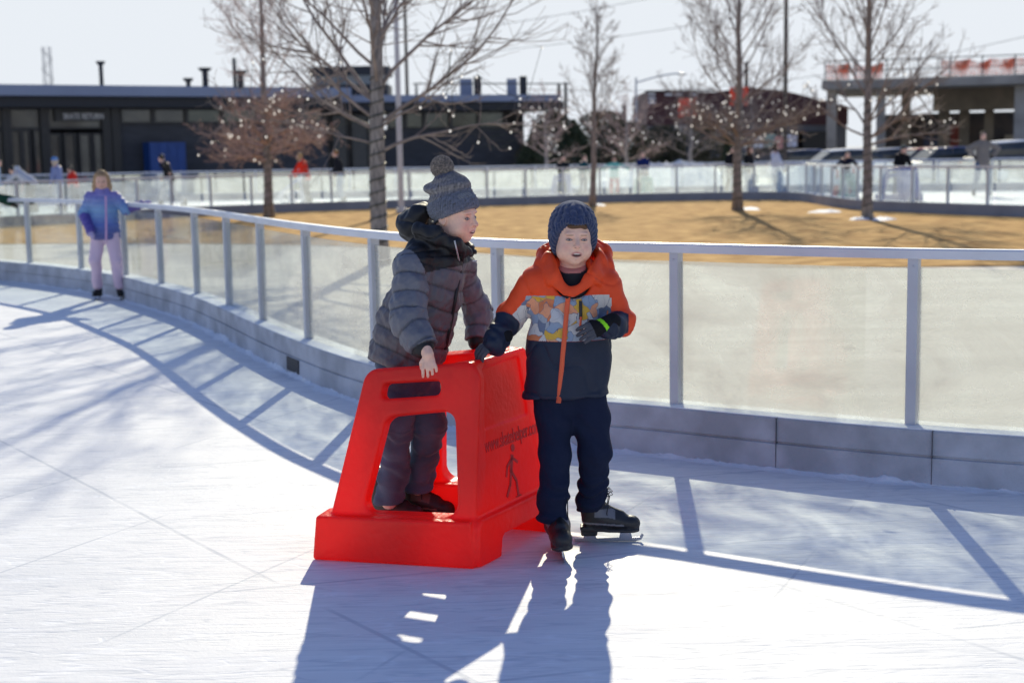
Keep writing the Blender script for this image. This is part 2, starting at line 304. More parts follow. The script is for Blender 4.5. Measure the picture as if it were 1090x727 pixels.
# kickboard vent and butt joints
def along(line,p):
    line=np.asarray(line); k=int(np.argmin(np.linalg.norm(line-np.asarray(p)[:2],axis=1))); k=min(max(k,1),len(line)-2); t=line[k+1]-line[k-1]; t/=np.linalg.norm(t); return line[k],t,np.array([t[1],-t[0]])
c,t,n_=along(near_line,at(300,390,.07)); ang=math.atan2(t[1],t[0])
MB().box((c[0]+n_[0]*.1285,c[1]+n_[1]*.1285,.075),(.30,.016,.1),rz=ang).build('drain_opening',M_black,nf)
for px_,py_ in((830,450),(1005,470)):
    c,t,n_=along(near_line,at(px_,py_,.2)); MB().box((c[0]+n_[0]*.01,c[1]+n_[1]*.01,.1312),(.0035,.2446,.2622),rz=math.atan2(t[1],t[0])).build('board_joint',M_joint,nf)
ip=resample(inner_line,1.22); ip=ip[(ip[:,0]>-22)&(ip[:,0]<15.5)]
il=inner_line[(inner_line[:,0]>-23)&(inner_line[:,0]<16.5)]
fence('glass_fence',il,ip,'far glass fence with blue grey base between the lawn and the ice',M_kick2,M_glassF,side=-1)
op=resample(outer_line,1.8); op=op[(op[:,0]>-27)&(op[:,0]<26)]
ol=outer_line[(outer_line[:,0]>-28)&(outer_line[:,0]<27)]
fence('glass_fence',ol,op,'outermost glass fence along the far edge of the ice before the buildings',M_kick2,M_glassF,side=1)
# snow shavings along the kickboard
def ridge(name,line,off,wd,ht,label,seed):
    r=np.random.default_rng(seed); line=resample(line,.03); t=np.gradient(line,axis=0); t/=np.linalg.norm(t,axis=1)[:,None]; nn=np.stack([t[:,1],-t[:,0]],1); m=9; n=len(line)
    def sm(a,k): return np.convolve(a,np.ones(k)/k,'same')
    wv=wd*(.55+1.6*np.abs(sm(r.normal(size=n),7))+.9*np.abs(sm(r.normal(size=n),40))*3); hv=ht*(.35+2.2*np.abs(sm(r.normal(size=n),9)))
    V=np.zeros((n,m,3))
    for j in range(m):
        u=j/(m-1); o_=off+wv*u; V[:,j,:2]=line+nn*o_[:,None]+r.normal(size=(n,2))*.003; prof=(1-u)**1.4*(.5+.5*math.cos(u*3.1)); V[:,j,2]=.001+hv*prof*(.6+.8*r.random(n)); 
    V[:,-1,2]=-.002; f=[(i*m+j,i*m+j+1,(i+1)*m+j+1,(i+1)*m+j) for i in range(n-1) for j in range(m-1)]
    o=MB().add(V.reshape(-1,3),f).build(name,M_snow,smooth=True); tag(o,label,'snow',kind='stuff'); return o
ridge('ice_shavings',near_line[(near_line[:,1]<20)&(near_line[:,0]<5)],.128,.045,.014,'scraped snow shavings heaped along the foot of the near fence',3)
# ------------------------------------------------------------------ implicit-surface modelling
V3=lambda *a: np.array(a,float)
class SDF:
    def __init__(s,lo,hi,res,fine=()):
        """fine: list of (lo,hi,res) boxes that refine the rectilinear grid"""
        s.ax=[]
        for k in range(3):
            a=[lo[k]]
            while a[-1]<hi[k]:
                r=res
                for fl,fh,fr in fine:
                    if fl[k]<=a[-1]<fh[k]: r=min(r,fr)
                a.append(a[-1]+r)
            s.ax.append(np.array(a,np.float32))
        s.D=np.full([len(a) for a in s.ax],.3,np.float32)
    def _blk(s,lo,hi):
        sl=[slice(max(0,np.searchsorted(s.ax[k],lo[k])-1),np.searchsorted(s.ax[k],hi[k])+1) for k in range(3)]
        X=s.ax[0][sl[0]][:,None,None];Y=s.ax[1][sl[1]][None,:,None];Z=s.ax[2][sl[2]][None,None,:]; return tuple(sl),X,Y,Z
    def _mix(s,sl,d,k,op):
        a=s.D[sl]
        if a.size==0: return
        if op=='sub': d=-d
        if k>0:
            h=np.maximum(k-np.abs(a-d),0)/k
            r=(np.minimum(a,d)-h*h*k*.25) if op=='u' else (np.maximum(a,d)+h*h*k*.25)
        else: r=np.minimum(a,d) if op=='u' else np.maximum(a,d)
        s.D[sl]=r
    def cone(s,p0,p1,r0,r1=None,k=.012,flat=None,op='u'):
        r1=r0 if r1 is None else r1; p0=np.asarray(p0,float);p1=np.asarray(p1,float); m=max(r0,r1)*1.05+k*2+.03
        sl,X,Y,Z=s._blk(np.minimum(p0,p1)-m,np.maximum(p0,p1)+m)
        dx,dy,dz=X-p0[0],Y-p0[1],Z-p0[2]; b=p1-p0; L2=b@b+1e-12
        t=np.clip((dx*b[0]+dy*b[1]+dz*b[2])/L2,0,1); ex,ey,ez=dx-t*b[0],dy-t*b[1],dz-t*b[2]
        r=r0+(r1-r0)*t
        if flat is not None:
            n,f=flat; n=np.asarray(n,float); n=n/np.linalg.norm(n); q=ex*n[0]+ey*n[1]+ez*n[2]; g=(1/f-1); ex=ex+n[0]*q*g; ey=ey+n[1]*q*g; ez=ez+n[2]*q*g
            d=(np.sqrt(ex*ex+ey*ey+ez*ez)-r)*math.sqrt(f)
        else: d=np.sqrt(ex*ex+ey*ey+ez*ez)-r
        s._mix(sl,d.astype(np.float32),k,op); return s
    def chain(s,pts,rs,k=.012,flat=None,op='u'):
        for i in range(len(pts)-1): s.cone(pts[i],pts[i+1],rs[i],rs[i+1],k,flat,op)
        return s
    def ell(s,c,r,R=None,k=.012,op='u'):
        """ellipsoid radii r along the columns of R"""
        c=np.asarray(c,float); R=np.eye(3) if R is None else R; m=max(r)+k*2+.03
        sl,X,Y,Z=s._blk(c-m,c+m); X=X-c[0];Y=Y-c[1];Z=Z-c[2]; q=0;q2=0
        for i in range(3):
            l=X*R[0,i]+Y*R[1,i]+Z*R[2,i]; q=q+(l/r[i])**2; q2=q2+(l/r[i]**2)**2
        k0=np.sqrt(q);k1=np.sqrt(q2)+1e-9; s._mix(sl,(k0*(k0-1)/k1).astype(np.float32),k,op); return s
    def box(s,c,h,R=None,rd=.004,k=.006,op='u'):
        c=np.asarray(c,float); R=np.eye(3) if R is None else R; m=float(np.linalg.norm(h))+k*2+.03
        sl,X,Y,Z=s._blk(c-m,c+m); X=X-c[0];Y=Y-c[1];Z=Z-c[2]; q=[np.abs(X*R[0,i]+Y*R[1,i]+Z*R[2,i])-(h[i]-rd) for i in range(3)]
        o=np.sqrt(sum(np.maximum(a,0)**2 for a in q)); ins=np.minimum(np.maximum(np.maximum(q[0],q[1]),q[2]),0); s._mix(sl,(o+ins-rd).astype(np.float32),k,op); return s
    def fn(s,f,lo=None,hi=None,k=0,op='u'):
        lo=[a[0] for a in s.ax] if lo is None else lo; hi=[a[-1] for a in s.ax] if hi is None else hi
        sl,X,Y,Z=s._blk(lo,hi); s._mix(sl,f(X,Y,Z).astype(np.float32),k,op); return s
    def mesh(s):
        D=s.D; S=D<0; c=np.zeros([n-1 for n in D.shape],np.uint8); o8=[(i,j,k) for i in(0,1) for j in(0,1) for k in(0,1)]; nx,ny,nz=D.shape
        for i,j,k in o8: c+=S[i:nx-1+i,j:ny-1+j,k:nz-1+k]
        act=np.argwhere((c>0)&(c<8)); idx=np.full(c.shape,-1,np.int64); idx[tuple(act.T)]=np.arange(len(act))
        acc=np.zeros((len(act),3));cnt=np.zeros(len(act)); I,J,K=act.T; dv={o:D[I+o[0],J+o[1],K+o[2]] for o in o8}
        for a in range(8):
            for b in range(a+1,8):
                A,B=o8[a],o8[b]
                if sum(abs(p-q) for p,q in zip(A,B))!=1: continue
                d1,d2=dv[A],dv[B]; m=(d1<0)!=(d2<0); t=np.where(m,d1/np.where(m,d1-d2,1),0)[:,None]
                acc+=m[:,None]*(np.array(A)+t*(np.array(B)-np.array(A))); cnt+=m
        u=acc/cnt[:,None]; V=np.zeros((len(act),3))
        for k in range(3): g=s.ax[k]; V[:,k]=g[act[:,k]]*(1-u[:,k])+g[act[:,k]+1]*u[:,k]
        Q=[]
        for ax,(b1,b2) in enumerate([((0,1,0),(0,0,1)),((0,0,1),(1,0,0)),((1,0,0),(0,1,0))]):
            e=[0,0,0];e[ax]=1; A=S[:nx-e[0],:ny-e[1],:nz-e[2]]; B=S[e[0]:,e[1]:,e[2]:]; ch=np.argwhere(A!=B)
            ok=np.ones(len(ch),bool)
            for k in range(3):
                if k!=ax: ok&=(ch[:,k]>0)&(ch[:,k]<D.shape[k]-1)
            ch=ch[ok]; b1=np.array(b1);b2=np.array(b2)
            q=np.stack([idx[tuple((ch-b1-b2).T)],idx[tuple((ch-b2).T)],idx[tuple(ch.T)],idx[tuple((ch-b1).T)]],1)
            fl=~A[tuple(ch.T)]; q[fl]=q[fl][:,::-1]; Q.append(q)
        Q=np.concatenate(Q); Q=Q[(Q>=0).all(1)]; return V,Q
def smooth_v(V,Q,it=1,lam=.5):
    for _ in range(it):
        a=np.zeros_like(V);n=np.zeros(len(V))
        for i,j in((0,1),(1,2),(2,3),(3,0)):
            np.add.at(a,Q[:,i],V[Q[:,j]]); np.add.at(a,Q[:,j],V[Q[:,i]]); np.add.at(n,Q[:,i],1); np.add.at(n,Q[:,j],1)
        V=V+(a/np.maximum(n,1)[:,None]-V)*lam
    return V
def vnorm(V,Q):
    fn=np.cross(V[Q[:,2]]-V[Q[:,0]],V[Q[:,3]]-V[Q[:,1]]); N=np.zeros_like(V)
    for i in range(4): np.add.at(N,Q[:,i],fn)
    return N/(np.linalg.norm(N,axis=1)[:,None]+1e-12)
_wr=np.random.default_rng(5).normal(size=(40,3)); _wr/=np.linalg.norm(_wr,axis=1)[:,None]; _wp=np.random.default_rng(6).random(40)*6.28
def wob(Pn,sc,seed=0,n=8,oct=2):
    """smooth pseudo-noise -1..1"""
    r=0;a=1;tot=0
    for o in range(oct):
        q=0
        for i in range(n): w_=_wr[(seed*7+i*3+o*11)%40]; q=q+np.sin(Pn@w_*sc*6.28*(1+.25*i/n)+_wp[(i+seed*5+o)%40]+1.3*np.sin(Pn@_wr[(i+seed+17)%40]*sc*3.1))
        r=r+a*q/math.sqrt(n); tot+=a; a*=.5; sc*=2.1
    return r/tot
def mk(name,V,Q,m,parent,attrs=None,smooth=True):
    V=V-wloc(parent)
    me=bpy.data.meshes.new(name); me.vertices.add(len(V)); me.vertices.foreach_set('co',V.astype(np.float32).ravel()); nq=len(Q)
    me.loops.add(nq*4); me.loops.foreach_set('vertex_index',Q.astype(np.int32).ravel()); me.polygons.add(nq); me.polygons.foreach_set('loop_start',np.arange(0,nq*4,4,dtype=np.int32)); me.update(calc_edges=True)
    if smooth: me.polygons.foreach_set('use_smooth',np.ones(nq,bool))
    for k,a in (attrs or {}).items():
        if a.ndim==2:
            t=me.color_attributes.new(k,'FLOAT_COLOR','POINT'); b=np.ones((len(V),4),np.float32); b[:,:3]=a; t.data.foreach_set('color',b.ravel())
        else: t=me.attributes.new(k,'FLOAT','POINT'); t.data.foreach_set('value',a.astype(np.float32))
    me.materials.append(m); me.validate(); o=bpy.data.objects.new(name,me); COL.objects.link(o)
    if parent is not None:
        o.parent=parent
    return o
def vmat(name,rough=.8,bump=0.,bscale=200.,sss=0.,spec=.3,wave=None,sheen=0.,detail=3.,stretch=None,bdist=.004):
    """material whose base colour is the cloth / skin dye stored on the mesh, with painted shade on faces"""
    m=bpy.data.materials.new(name); m.use_nodes=True; nt=m.node_tree; b=nt.nodes['Principled BSDF']; L=nt.links.new
    a=nd(nt,'ShaderNodeVertexColor'); a.layer_name='dye'; tc=nd(nt,'ShaderNodeTexCoord'); src=tc.outputs['Object']
    if stretch: mp=nd(nt,'ShaderNodeMapping'); mp.inputs['Scale'].default_value=stretch; L(src,mp.inputs[0]); src=mp.outputs[0]
    n=nd(nt,'ShaderNodeTexNoise'); n.inputs['Scale'].default_value=bscale*.3; n.inputs['Detail'].default_value=4; L(src,n.inputs['Vector'])
    mr=nd(nt,'ShaderNodeMapRange'); mr.inputs['To Min'].default_value=.86; mr.inputs['To Max'].default_value=1.14; L(n.outputs['Fac'],mr.inputs['Value'])
    vm=nd(nt,'ShaderNodeVectorMath',operation='SCALE'); L(a.outputs['Color'],vm.inputs[0]); L(mr.outputs[0],vm.inputs['Scale']); L(vm.outputs[0],b.inputs['Base Color'])
    b.inputs['Roughness'].default_value=rough; b.inputs['Specular IOR Level'].default_value=spec
    if sheen: b.inputs['Sheen Weight'].default_value=sheen
    if sss: b.inputs['Subsurface Weight'].default_value=sss; b.inputs['Subsurface Radius'].default_value=(1,.35,.2); b.inputs['Subsurface Scale'].default_value=.008
    if bump:
        n2=nd(nt,'ShaderNodeTexNoise'); n2.inputs['Scale'].default_value=bscale; n2.inputs['Detail'].default_value=detail; L(src,n2.inputs['Vector']); bp=nd(nt,'ShaderNodeBump'); bp.inputs['Strength'].default_value=bump; bp.inputs['Distance'].default_value=bdist
        L(n2.outputs['Fac'],bp.inputs['Height']); L(bp.outputs[0],b.inputs['Normal'])
    return m
M_skin=vmat('skin',.5,.2,250,sss=.08,spec=.45)
M_knit=vmat('knit_wool',.95,.9,330,sheen=.4,detail=2,bdist=.006)
M_shell=vmat('nylon_shell',.5,.25,90,spec=.4,bdist=.004)
M_denim=vmat('denim',.9,.35,500,sheen=.15)
M_boot=vmat('boot_leather',.45,.25,160,spec=.5)
M_hair=vmat('hair',.6,.8,160,stretch=(1,1,.2))
M_blade=mat('blade_steel',(.55,.55,.57),.25,metal=.9)
M_zip=mat('zip_teeth',(.5,.5,.52),.4,metal=.5)
def frame(yaw,pitch=0,roll=0):
    """columns: left, forward, up.  yaw 0 = facing +y ; pitch>0 looks up"""
    f=np.array([math.sin(yaw)*math.cos(pitch),math.cos(yaw)*math.cos(pitch),math.sin(pitch)]); l=np.cross([0,0,1],f); l/=np.linalg.norm(l); u=np.cross(f,l)
    c,s_=math.cos(roll),math.sin(roll); l,u=l*c+u*s_,u*c-l*s_; return np.stack([l,f,u],1)
SK=np.array((.86,.54,.40))
def head_sdf(S,c,R,s=1.,k=1.,mouth=.3,fine=True):
    g=lambda x,y,z: c+R@(V3(x,y,z)*s)
    e=lambda p,r,kk=.02,op='u': S.ell(g(*p),[q*s for q in r],R,kk*s,op)
    e((0,-.006,.030),(.0735,.090,.080)); e((0,.022,-.026),(.056,.062,.066),.03); e((0,.054,-.075),(.022,.024,.020),.035)
    for x in(-1,1):
        e((.034*x,.052,-.036),(.026,.026,.026),.03); e((.047*x,.018,-.052),(.018,.03,.026),.03)
        if fine:
            e((.025*x,.0785,.026),(.020,.008,.007),.014)
            e((.030*x,.094,.005),(.018,.0165,.011),.012,'sub'); e((.0295*x,.0735,.003),(.014,.0105,.0095),.004)
            S.cone(g(.044*x,.0775,.0005),g(.017*x,.083,.0015),.0022*s,.0018*s,.003*s)   # lid crease
        e((.0745*x,-.008,-.004),(.009,.018,.027),.008); 
        if fine: e((.079*x,-.002,-.002),(.004,.009,.015),.004,'sub')
    if fine:
        S.cone(g(0,.083,.012),g(0,.1045,-.019),.0075*s,.0105*s,.012*s)
        for x in(-1,1): S.cone(g(.009*x,.092,-.024),g(.009*x,.088,-.026),.0062*s,.006*s,.006*s)
        e((0,.079,-.05),(.024,.012,.013),.015)
        for x in(-1,0,1): pass
        S.chain([g(-.022,.080,-.049),g(-.008,.0885,-.0455),g(0,.0885,-.0465),g(.008,.0885,-.0455),g(.022,.080,-.049)],[.003*s,.0042*s,.004*s,.0042*s,.003*s],.004*s)
        S.chain([g(-.018,.080,-.054-.010*mouth),g(0,.086,-.0575-.016*mouth),g(.018,.080,-.054-.010*mouth)],[.003*s,.0058*s,.003*s],.004*s)
        S.chain([g(-.017,.092,-.0515-.004*mouth),g(0,.097,-.0515-.006*mouth),g(.017,.092,-.0515-.004*mouth)],[.0018*s,(.0024+.004*mouth)*s,.0018*s],.002*s,op='sub')
    else: e((0,.090,-.012),(.010,.014,.018),.01)
def face_dye_shade(Pw,c,R,s,col,squint=.4,mouth=.3,brow=(.20,.12,.07),iris=(.10,.14,.18)):
    q=(Pw-c)@R/s; x,y,z=q.T; ax=np.abs(x); C=np.tile(np.array(col),(len(q),1)); fr=y>.03
    def put(m,cc):
        m=np.clip(m,0,1)[:,None]*fr[:,None]; C[:]=C*(1-m)+np.array(cc)*m
    el=lambda cx_,cz_,rx,rz,sf=.35: np.clip((1-np.sqrt(((ax-cx_)/rx)**2+((z-cz_)/rz)**2))/sf,0,1)
    put(el(.040,-.028,.026,.022,1.)*.45,(.72,.25,.20)); put(el(0,-.02,.014,.012,1.)*.5,(.66,.25,.19)); put(el(.014,.004,.007,.014,1.)*.4,(.42,.20,.15)); put(el(.033,.010,.016,.006,1.)*.4,(.45,.22,.16)); put(el(0,-.066,.014,.004,1.)*.4,(.45,.21,.16)); put(el(.027,-.044,.006,.014,1.)*.25,(.45,.2,.15))  # cheek and nose pink; shade beside nose, brows and lips painted in
    put(el(0,-.0505-.004*mouth,.026,.0075+.007*mouth,.3)*.8,(.52,.16,.15))
    put(el(0,-.0520-.006*mouth,.0215,.0022+.0062*mouth,.3),(.07,.015,.015)); put(el(.0075,-.0265,.0035,.0022,.4)*.8,(.16,.06,.05)); put(el(.030,-.0085,.012,.0035,1.)*.35,(.42,.22,.17))  # dark mouth; nostril and under-eye shade painted into the skin colour
    if mouth>.2: put(el(0,-.0490-.0025*mouth,.0145,.0026,.4)*.95,(.80,.77,.70))
    put(el(.0295,.0032,.0148,.0066*(1-squint)+.0030,.3),(.055,.025,.02)); put(el(.0295,.0028,.0105,.0045*(1-squint)+.0008,.3)*.9,(.62,.6,.58)); put(el(.0295,.003,.0048,.0048*(1-squint)+.0012,.3)*.95,iris); put(el(.0295,.003,.0024,.0024,.3),(.01,.01,.01))
    bz=.0215-.09*(ax-.025)**1*.25; put(np.clip(1-np.abs(z-bz)/.0042,0,1)*np.clip((.045-ax)/.008,0,1)*np.clip((ax-.011)/.006,0,1)*.8,brow)
    C*= (1+.05*wob(q,18,3,6,2))[:,None]; return C
def hand_sdf(S,wr,Rh,s=1.,curl=.9,k=.004,spread=1.,thumb=.5,side=1,rad=1.,xs=1.):
    """Rh columns: across palm (towards thumb), along the fingers, back of hand"""
    g=lambda x,y,z: wr+Rh@(V3(x,y,z)*s)
    S.ell(g(0,.036,0),(.032*s*rad*xs**.5,.042*s,.0135*s*rad),Rh,.008*s); S.cone(wr-Rh@V3(0,.02,0)*s,g(0,.012,0),.021*s*rad,.022*s*rad,.012*s,flat=(Rh[:,2],.75))
    for i,(x,L) in enumerate([(.0255*xs,.062),(.0085*xs,.069),(-.0085*xs,.065),(-.0245*xs,.052)]):
        p=V3(x,.066-abs(i-1.2)*.003,0); a=.15+.08*i*.3; pts=[V3(x*.8,.045,0),p]; ang=0
        for j,(f_,c_) in enumerate([(.46,.75),(.30,1.),(.24,.75)]):
            ang+=curl*c_; d=V3(.06*(1.2-i)*spread*math.cos(ang),math.cos(ang),-math.sin(ang)); p=p+d*L*f_; pts.append(p)
        S.chain([wr+Rh@(q*s) for q in pts],[.009*s*rad,.0092*s*rad,.0084*s*rad,.0078*s*rad,.0068*s*rad],k*s)
    tp=[V3(.018,.014,-.002),V3(.036,.034,-.010),V3(.044-.012*thumb,.056,-.018-.012*thumb),V3(.046-.03*thumb,.074,-.024-.018*thumb)]
    S.chain([wr+Rh@(q*s) for q in tp],[.0125*s*rad,.011*s*rad,.0092*s*rad,.0076*s*rad],k*1.5*s)
def basis(along,back):
    y=np.asarray(along,float); y=y/np.linalg.norm(y); z=np.asarray(back,float); z=z-y*(z@y); z/=np.linalg.norm(z); x=np.cross(y,z); return np.stack([x,y,z],1)
def seg_s(Pw,segs):
    """for every vertex: index of the nearest polyline and arc length along it"""
    bd=np.full(len(Pw),1e9);bi=np.zeros(len(Pw),int);bs=np.zeros(len(Pw))
    for i,(pts,w_) in enumerate(segs):
        acc=0
        for a,b in zip(pts[:-1],pts[1:]):
            v=b-a;L=np.linalg.norm(v);t=np.clip((Pw-a)@v/L**2,0,1) ; d=np.linalg.norm(Pw-a-t[:,None]*v,axis=1)/w_; m=d<bd; bd[m]=d[m]; bi[m]=i; bs[m]=acc+((Pw-a)@v/L)[m]; acc+=L
    return bi,bs
# ------------------------------------------------------------------ skating aid
def red_plastic():
    m=mat('red_moulded_plastic',(.95,.062,.045),.3,bump=.35,bscale=45,spec=.6,trans=.62,var=.14,vscale=5,detail=9); return m
M_red=red_plastic(); M_reddark=mat('embossed_dark_red',(.70,.022,.024),.5)
AID=dict(NR=V3(-.812,5.53,0),NF=V3(-.150,5.355,0),FF=V3(.205,6.01,0),FR=V3(-.44,6.22,0))
tNR=P(391,393,5.66); tNF=P(511,384,5.50); tFF=P(556,367,5.95); tFR=tNR+(tFF-tNF)*1.02+V3(0,0,.0)
def lerp(a,b,t): return a+(b-a)*t
class Panel:
    """slab between a bottom edge a->b and a top edge c->d (bottom a,b ; top c,d) with 2D coords in metres"""
    def __init__(s,a,b,c,d,th):
        s.o=a; s.ux=(b-a)/np.linalg.norm(b-a); up=(lerp(c,d,.5)-lerp(a,b,.5)); n=np.cross(s.ux,up); s.n=n/np.linalg.norm(n); s.uy=np.cross(s.n,s.ux); s.th=th
        s.q=[s.p2(v) for v in(a,b,d,c)]
    def p2(s,v): v=v-s.o; return np.array([v@s.ux,v@s.uy])
    def p3(s,x,y,z=0): return s.o+s.ux*x+s.uy*y+s.n*z
def poly2d(x,y,pts,rd):
    """signed distance to convex polygon, rounded by rd (CCW)"""
    pts=np.asarray(pts,float); n=len(pts); ctr=pts.mean(0); d=None
    # half-plane max with smooth corners: inset then use exact convex distance
    lines=[]
    for i in range(n):
        a,b=pts[i],pts[(i+1)%n]; e=b-a; nn=np.array([e[1],-e[0]])/np.linalg.norm(e)
        if nn@(ctr-a)>0: nn=-nn
        lines.append((nn,nn@a-rd))
    v=[]
    for i in range(n):
        n1,c1=lines[i-1];n2,c2=lines[i]; v.append(np.linalg.solve(np.array([n1,n2]),np.array([c1,c2])))
    dist=None; ins=None
    for i in range(n):
        a,b=v[i],v[(i+1)%n]; e=b-a; t=np.clip(((x-a[0])*e[0]+(y-a[1])*e[1])/(e@e),0,1); q=(x-a[0]-t*e[0])**2+(y-a[1]-t*e[1])**2
        nn,c=lines[i]; h=x*nn[0]+y*nn[1]-c; dist=q if dist is None else np.minimum(dist,q); ins=h if ins is None else np.maximum(ins,h)
    return np.where(ins>0,1,-1)*np.sqrt(dist)-rd
def panel_sdf(pn,outer,holes,ro,zoff=0,edge=.014):
    def f(X,Y,Z):
        dx,dy,dz=X-pn.o[0],Y-pn.o[1],Z-pn.o[2]; x=dx*pn.ux[0]+dy*pn.ux[1]+dz*pn.ux[2]; y=dx*pn.uy[0]+dy*pn.uy[1]+dz*pn.uy[2]; z=dx*pn.n[0]+dy*pn.n[1]+dz*pn.n[2]-zoff
        d=poly2d(x,y,outer,ro)
        for h,r in holes: d=np.maximum(d,-poly2d(x,y,h,r))
        w_=np.abs(z)-pn.th/2; a=d+edge;b=w_+edge
        return np.minimum(np.maximum(a,b),0)+np.sqrt(np.maximum(a,0)**2+np.maximum(b,0)**2)-edge
    return f
def build_aid(name='skating_aid'):
    o=empty(name,(float(lerp(AID['NR'],AID['FF'],.5)[0]),float(lerp(AID['NR'],AID['FF'],.5)[1]),0))
    S=SDF((-.86,5.28,-.01),(.26,6.30,.90),.0052)
    hb=.185
    NR,NF,FF,FR=[AID[k] for k in('NR','NF','FF','FR')]
    def up(b,t,h): return b+(t-b)*(h/t[2])
    ins=.022
    sides={}
    for nm,(a,b,c,d) in dict(near=(NR,NF,tNR,tNF),far=(FR,FF,tFR,tFF)).items():
        ctr=(NR+NF+FF+FR)/4; 
        pn=Panel(a,b,c,d,.085); (x0,_),(x1,_),(xd,yd),(xc,yc)=pn.q
        inward=1 if (ctr-a)@pn.n>0 else -1
        z0=inward*.045
        L=x1-x0; 
        def X(t,h): # fraction along the width at height h
            yt=h; l=lerp(x0,xc,yt/yc); r=lerp(x1,xd,yt/yd); return l+(r-l)*t
        outer=[(X(.035,.02),.02),(X(.97,.02),.02),(xd-.004,yd),(xc,yc)]
        h1=hb/ .985
        win=[(X(.235,.195),.195),(X(.865,.195),.195),(X(.80,yc*.80),yc*.80),(X(.265,yc*.755),yc*.755)]
        slot=[(X(.18,yc*.865),yc*.845),(X(.66,yc*.895),yc*.875),(X(.66,yc*.96),yc*.952),(X(.18,yc*.93),yc*.928)]
        S.fn(panel_sdf(pn,outer,[(win,.055),(slot,.022)],.07,z0),k=.012)
        pb=Panel(a,b,a+V3(0,0,.2),b+V3(0,0,.2),.15)
        inw=1 if (ctr-a)@pb.n>0 else -1
        foot=[(-.002,.0),(L*.985,.0),(L*.965,hb),(.018,hb-.004)]
        S.fn(panel_sdf(pb,foot,[],.012,inw*.070,.012),k=.010)
        sides[nm]=(pn,X,yc,yd,inward)
    # front panel
    pf=Panel(NF,FF,tNF,tFF,.075); (x0,_),(x1,_),(xd,yd),(xc,yc)=pf.q; inf=1 if ((NR+FR)/2-NF)@pf.n>0 else -1
    def XF(t,h): l=lerp(x0,xc,h/yc); r=lerp(x1,xd,h/yd); return l+(r-l)*t
    S.fn(panel_sdf(pf,[(XF(0.02,.12),.12),(XF(.98,.12),.12),(xd,yd-.008),(xc,yc-.008)],[],.03,inf*.05),k=.02)
    pfb=Panel(NF,FF,NF+V3(0,0,.2),FF+V3(0,0,.2),.12); inb=1 if ((NR+FR)/2-NF)@pfb.n>0 else -1; W=x1
    S.fn(panel_sdf(pfb,[(0.0,0),(W*1.,0),(W*.975,hb),(W*.02,hb)],[([(W*.20,-.3),(W*.86,-.3),(W*.78,.088),(W*.28,.088)],.03)],.04,inb*.055,.012),k=.014)
    # hollow between the sides under the front (open behind), recessed logo field
    def recess(X,Y,Z):
        dx,dy,dz=X-pf.o[0],Y-pf.o[1],Z-pf.o[2]; x=dx*pf.ux[0]+dy*pf.ux[1]+dz*pf.ux[2]; y=dx*pf.uy[0]+dy*pf.uy[1]+dz*pf.uy[2]; z=dx*pf.n[0]+dy*pf.n[1]+dz*pf.n[2]
        d=poly2d(x,y,[(XF(.17,.54),.515),(XF(.83,.54),.515),(XF(.82,.76),.765),(XF(.17,.76),.755)],.015); zz=z*inf
        return np.maximum(d,np.abs(zz-.0)-.021)
    S.fn(recess,k=.006,op='sub')
    # hand indent on the top
    V,Q=S.mesh(); V=smooth_v(V,Q,2,.45); V[:,2]=np.maximum(V[:,2],.002)
    body=mk('moulded_frame',V,Q,M_red,o)
    sf=inf*.0125
    T=lambda t,h: pf.p3(XF(t,h),h,inf*.0122)
    # lettering and skater pictogram, moulded a hair proud of the front
    dirx=T(.9,.42)-T(.1,.42); dirx/=np.linalg.norm(dirx)
    cu=bpy.data.curves.new('txt','FONT'); cu.body='www.skatehelper.com'; cu.size=.07; cu.align_x='CENTER'; cu.align_y='CENTER'; cu.extrude=.0015; cu.offset=.0002; cu.space_character=.93
    to=bpy.data.objects.new('txt',cu); COL.objects.link(to); dg=bpy.context.evaluated_depsgraph_get(); dg.update(); me=bpy.data.meshes.new_from_object(to.evaluated_get(dg)); bpy.data.objects.remove(to)
    outn=-pf.n*inf; upv=pf.uy
    slope=.0; ux=pf.ux if np.cross(pf.ux,pf.uy)@outn>0 else -pf.ux
    bb=np.array([v.co[:] for v in me.vertices]); wd=bb[:,0].max()-bb[:,0].min(); sc=.47/wd
    c=pf.p3(XF(.56,.45),.45,0)+outn*(-.0125+.0015)
    for v in me.vertices: x,y,z=v.co; v.co=(c+ux*x*sc+upv*y*sc*1.5+outn*z-np.array(o.location)).tolist()
    me.materials.append(M_reddark); t=bpy.data.objects.new('lettering',me); COL.objects.link(t); t.parent=o; me.name='lettering'
    m=MB()
    g=lambda x,y: pf.p3(XF(.5,.3)+x*(1 if ux@pf.ux>0 else -1),.295+y,0)+outn*(-.0125+.0015)
    def st(pts,w_=.011): 
        for a,b in zip(pts[:-1],pts[1:]):
            A,B=np.array(a),np.array(b); e=(B-A)/np.linalg.norm(B-A); nn=np.array([-e[1],e[0]])*w_/2; e=e*w_*.35
            m.prism([tuple(A-e+nn),tuple(A-e-nn),tuple(B+e-nn),tuple(B+e+nn)],g(0,0),ux,upv,.003)
    st([(.010,.075),(-.01,.02)],.022); st([(-.01,.02),(.026,-.03),(.03,-.085)],.014); st([(-.01,.02),(-.028,-.035),(-.062,-.075)],.014); st([(.008,.068),(-.038,.042),(-.052,.005)],.011); st([(.012,.068),(.05,.045)],.011)
    ring=[(.024+.0155*math.cos(a),.108+.0155*math.sin(a)) for a in np.linspace(0,2*math.pi,14,endpoint=False)]; m.prism(ring,g(0,0),ux,upv,.003)
    st([(.012,-.094),(.052,-.094)],.006)
    m.build('skater_emblem',M_reddark,o)
    return o,sides,body
aid,sides,aidbody=build_aid()
tag(aid,'big red plastic skating aid with handle slots, held by the two boys','skating aid')
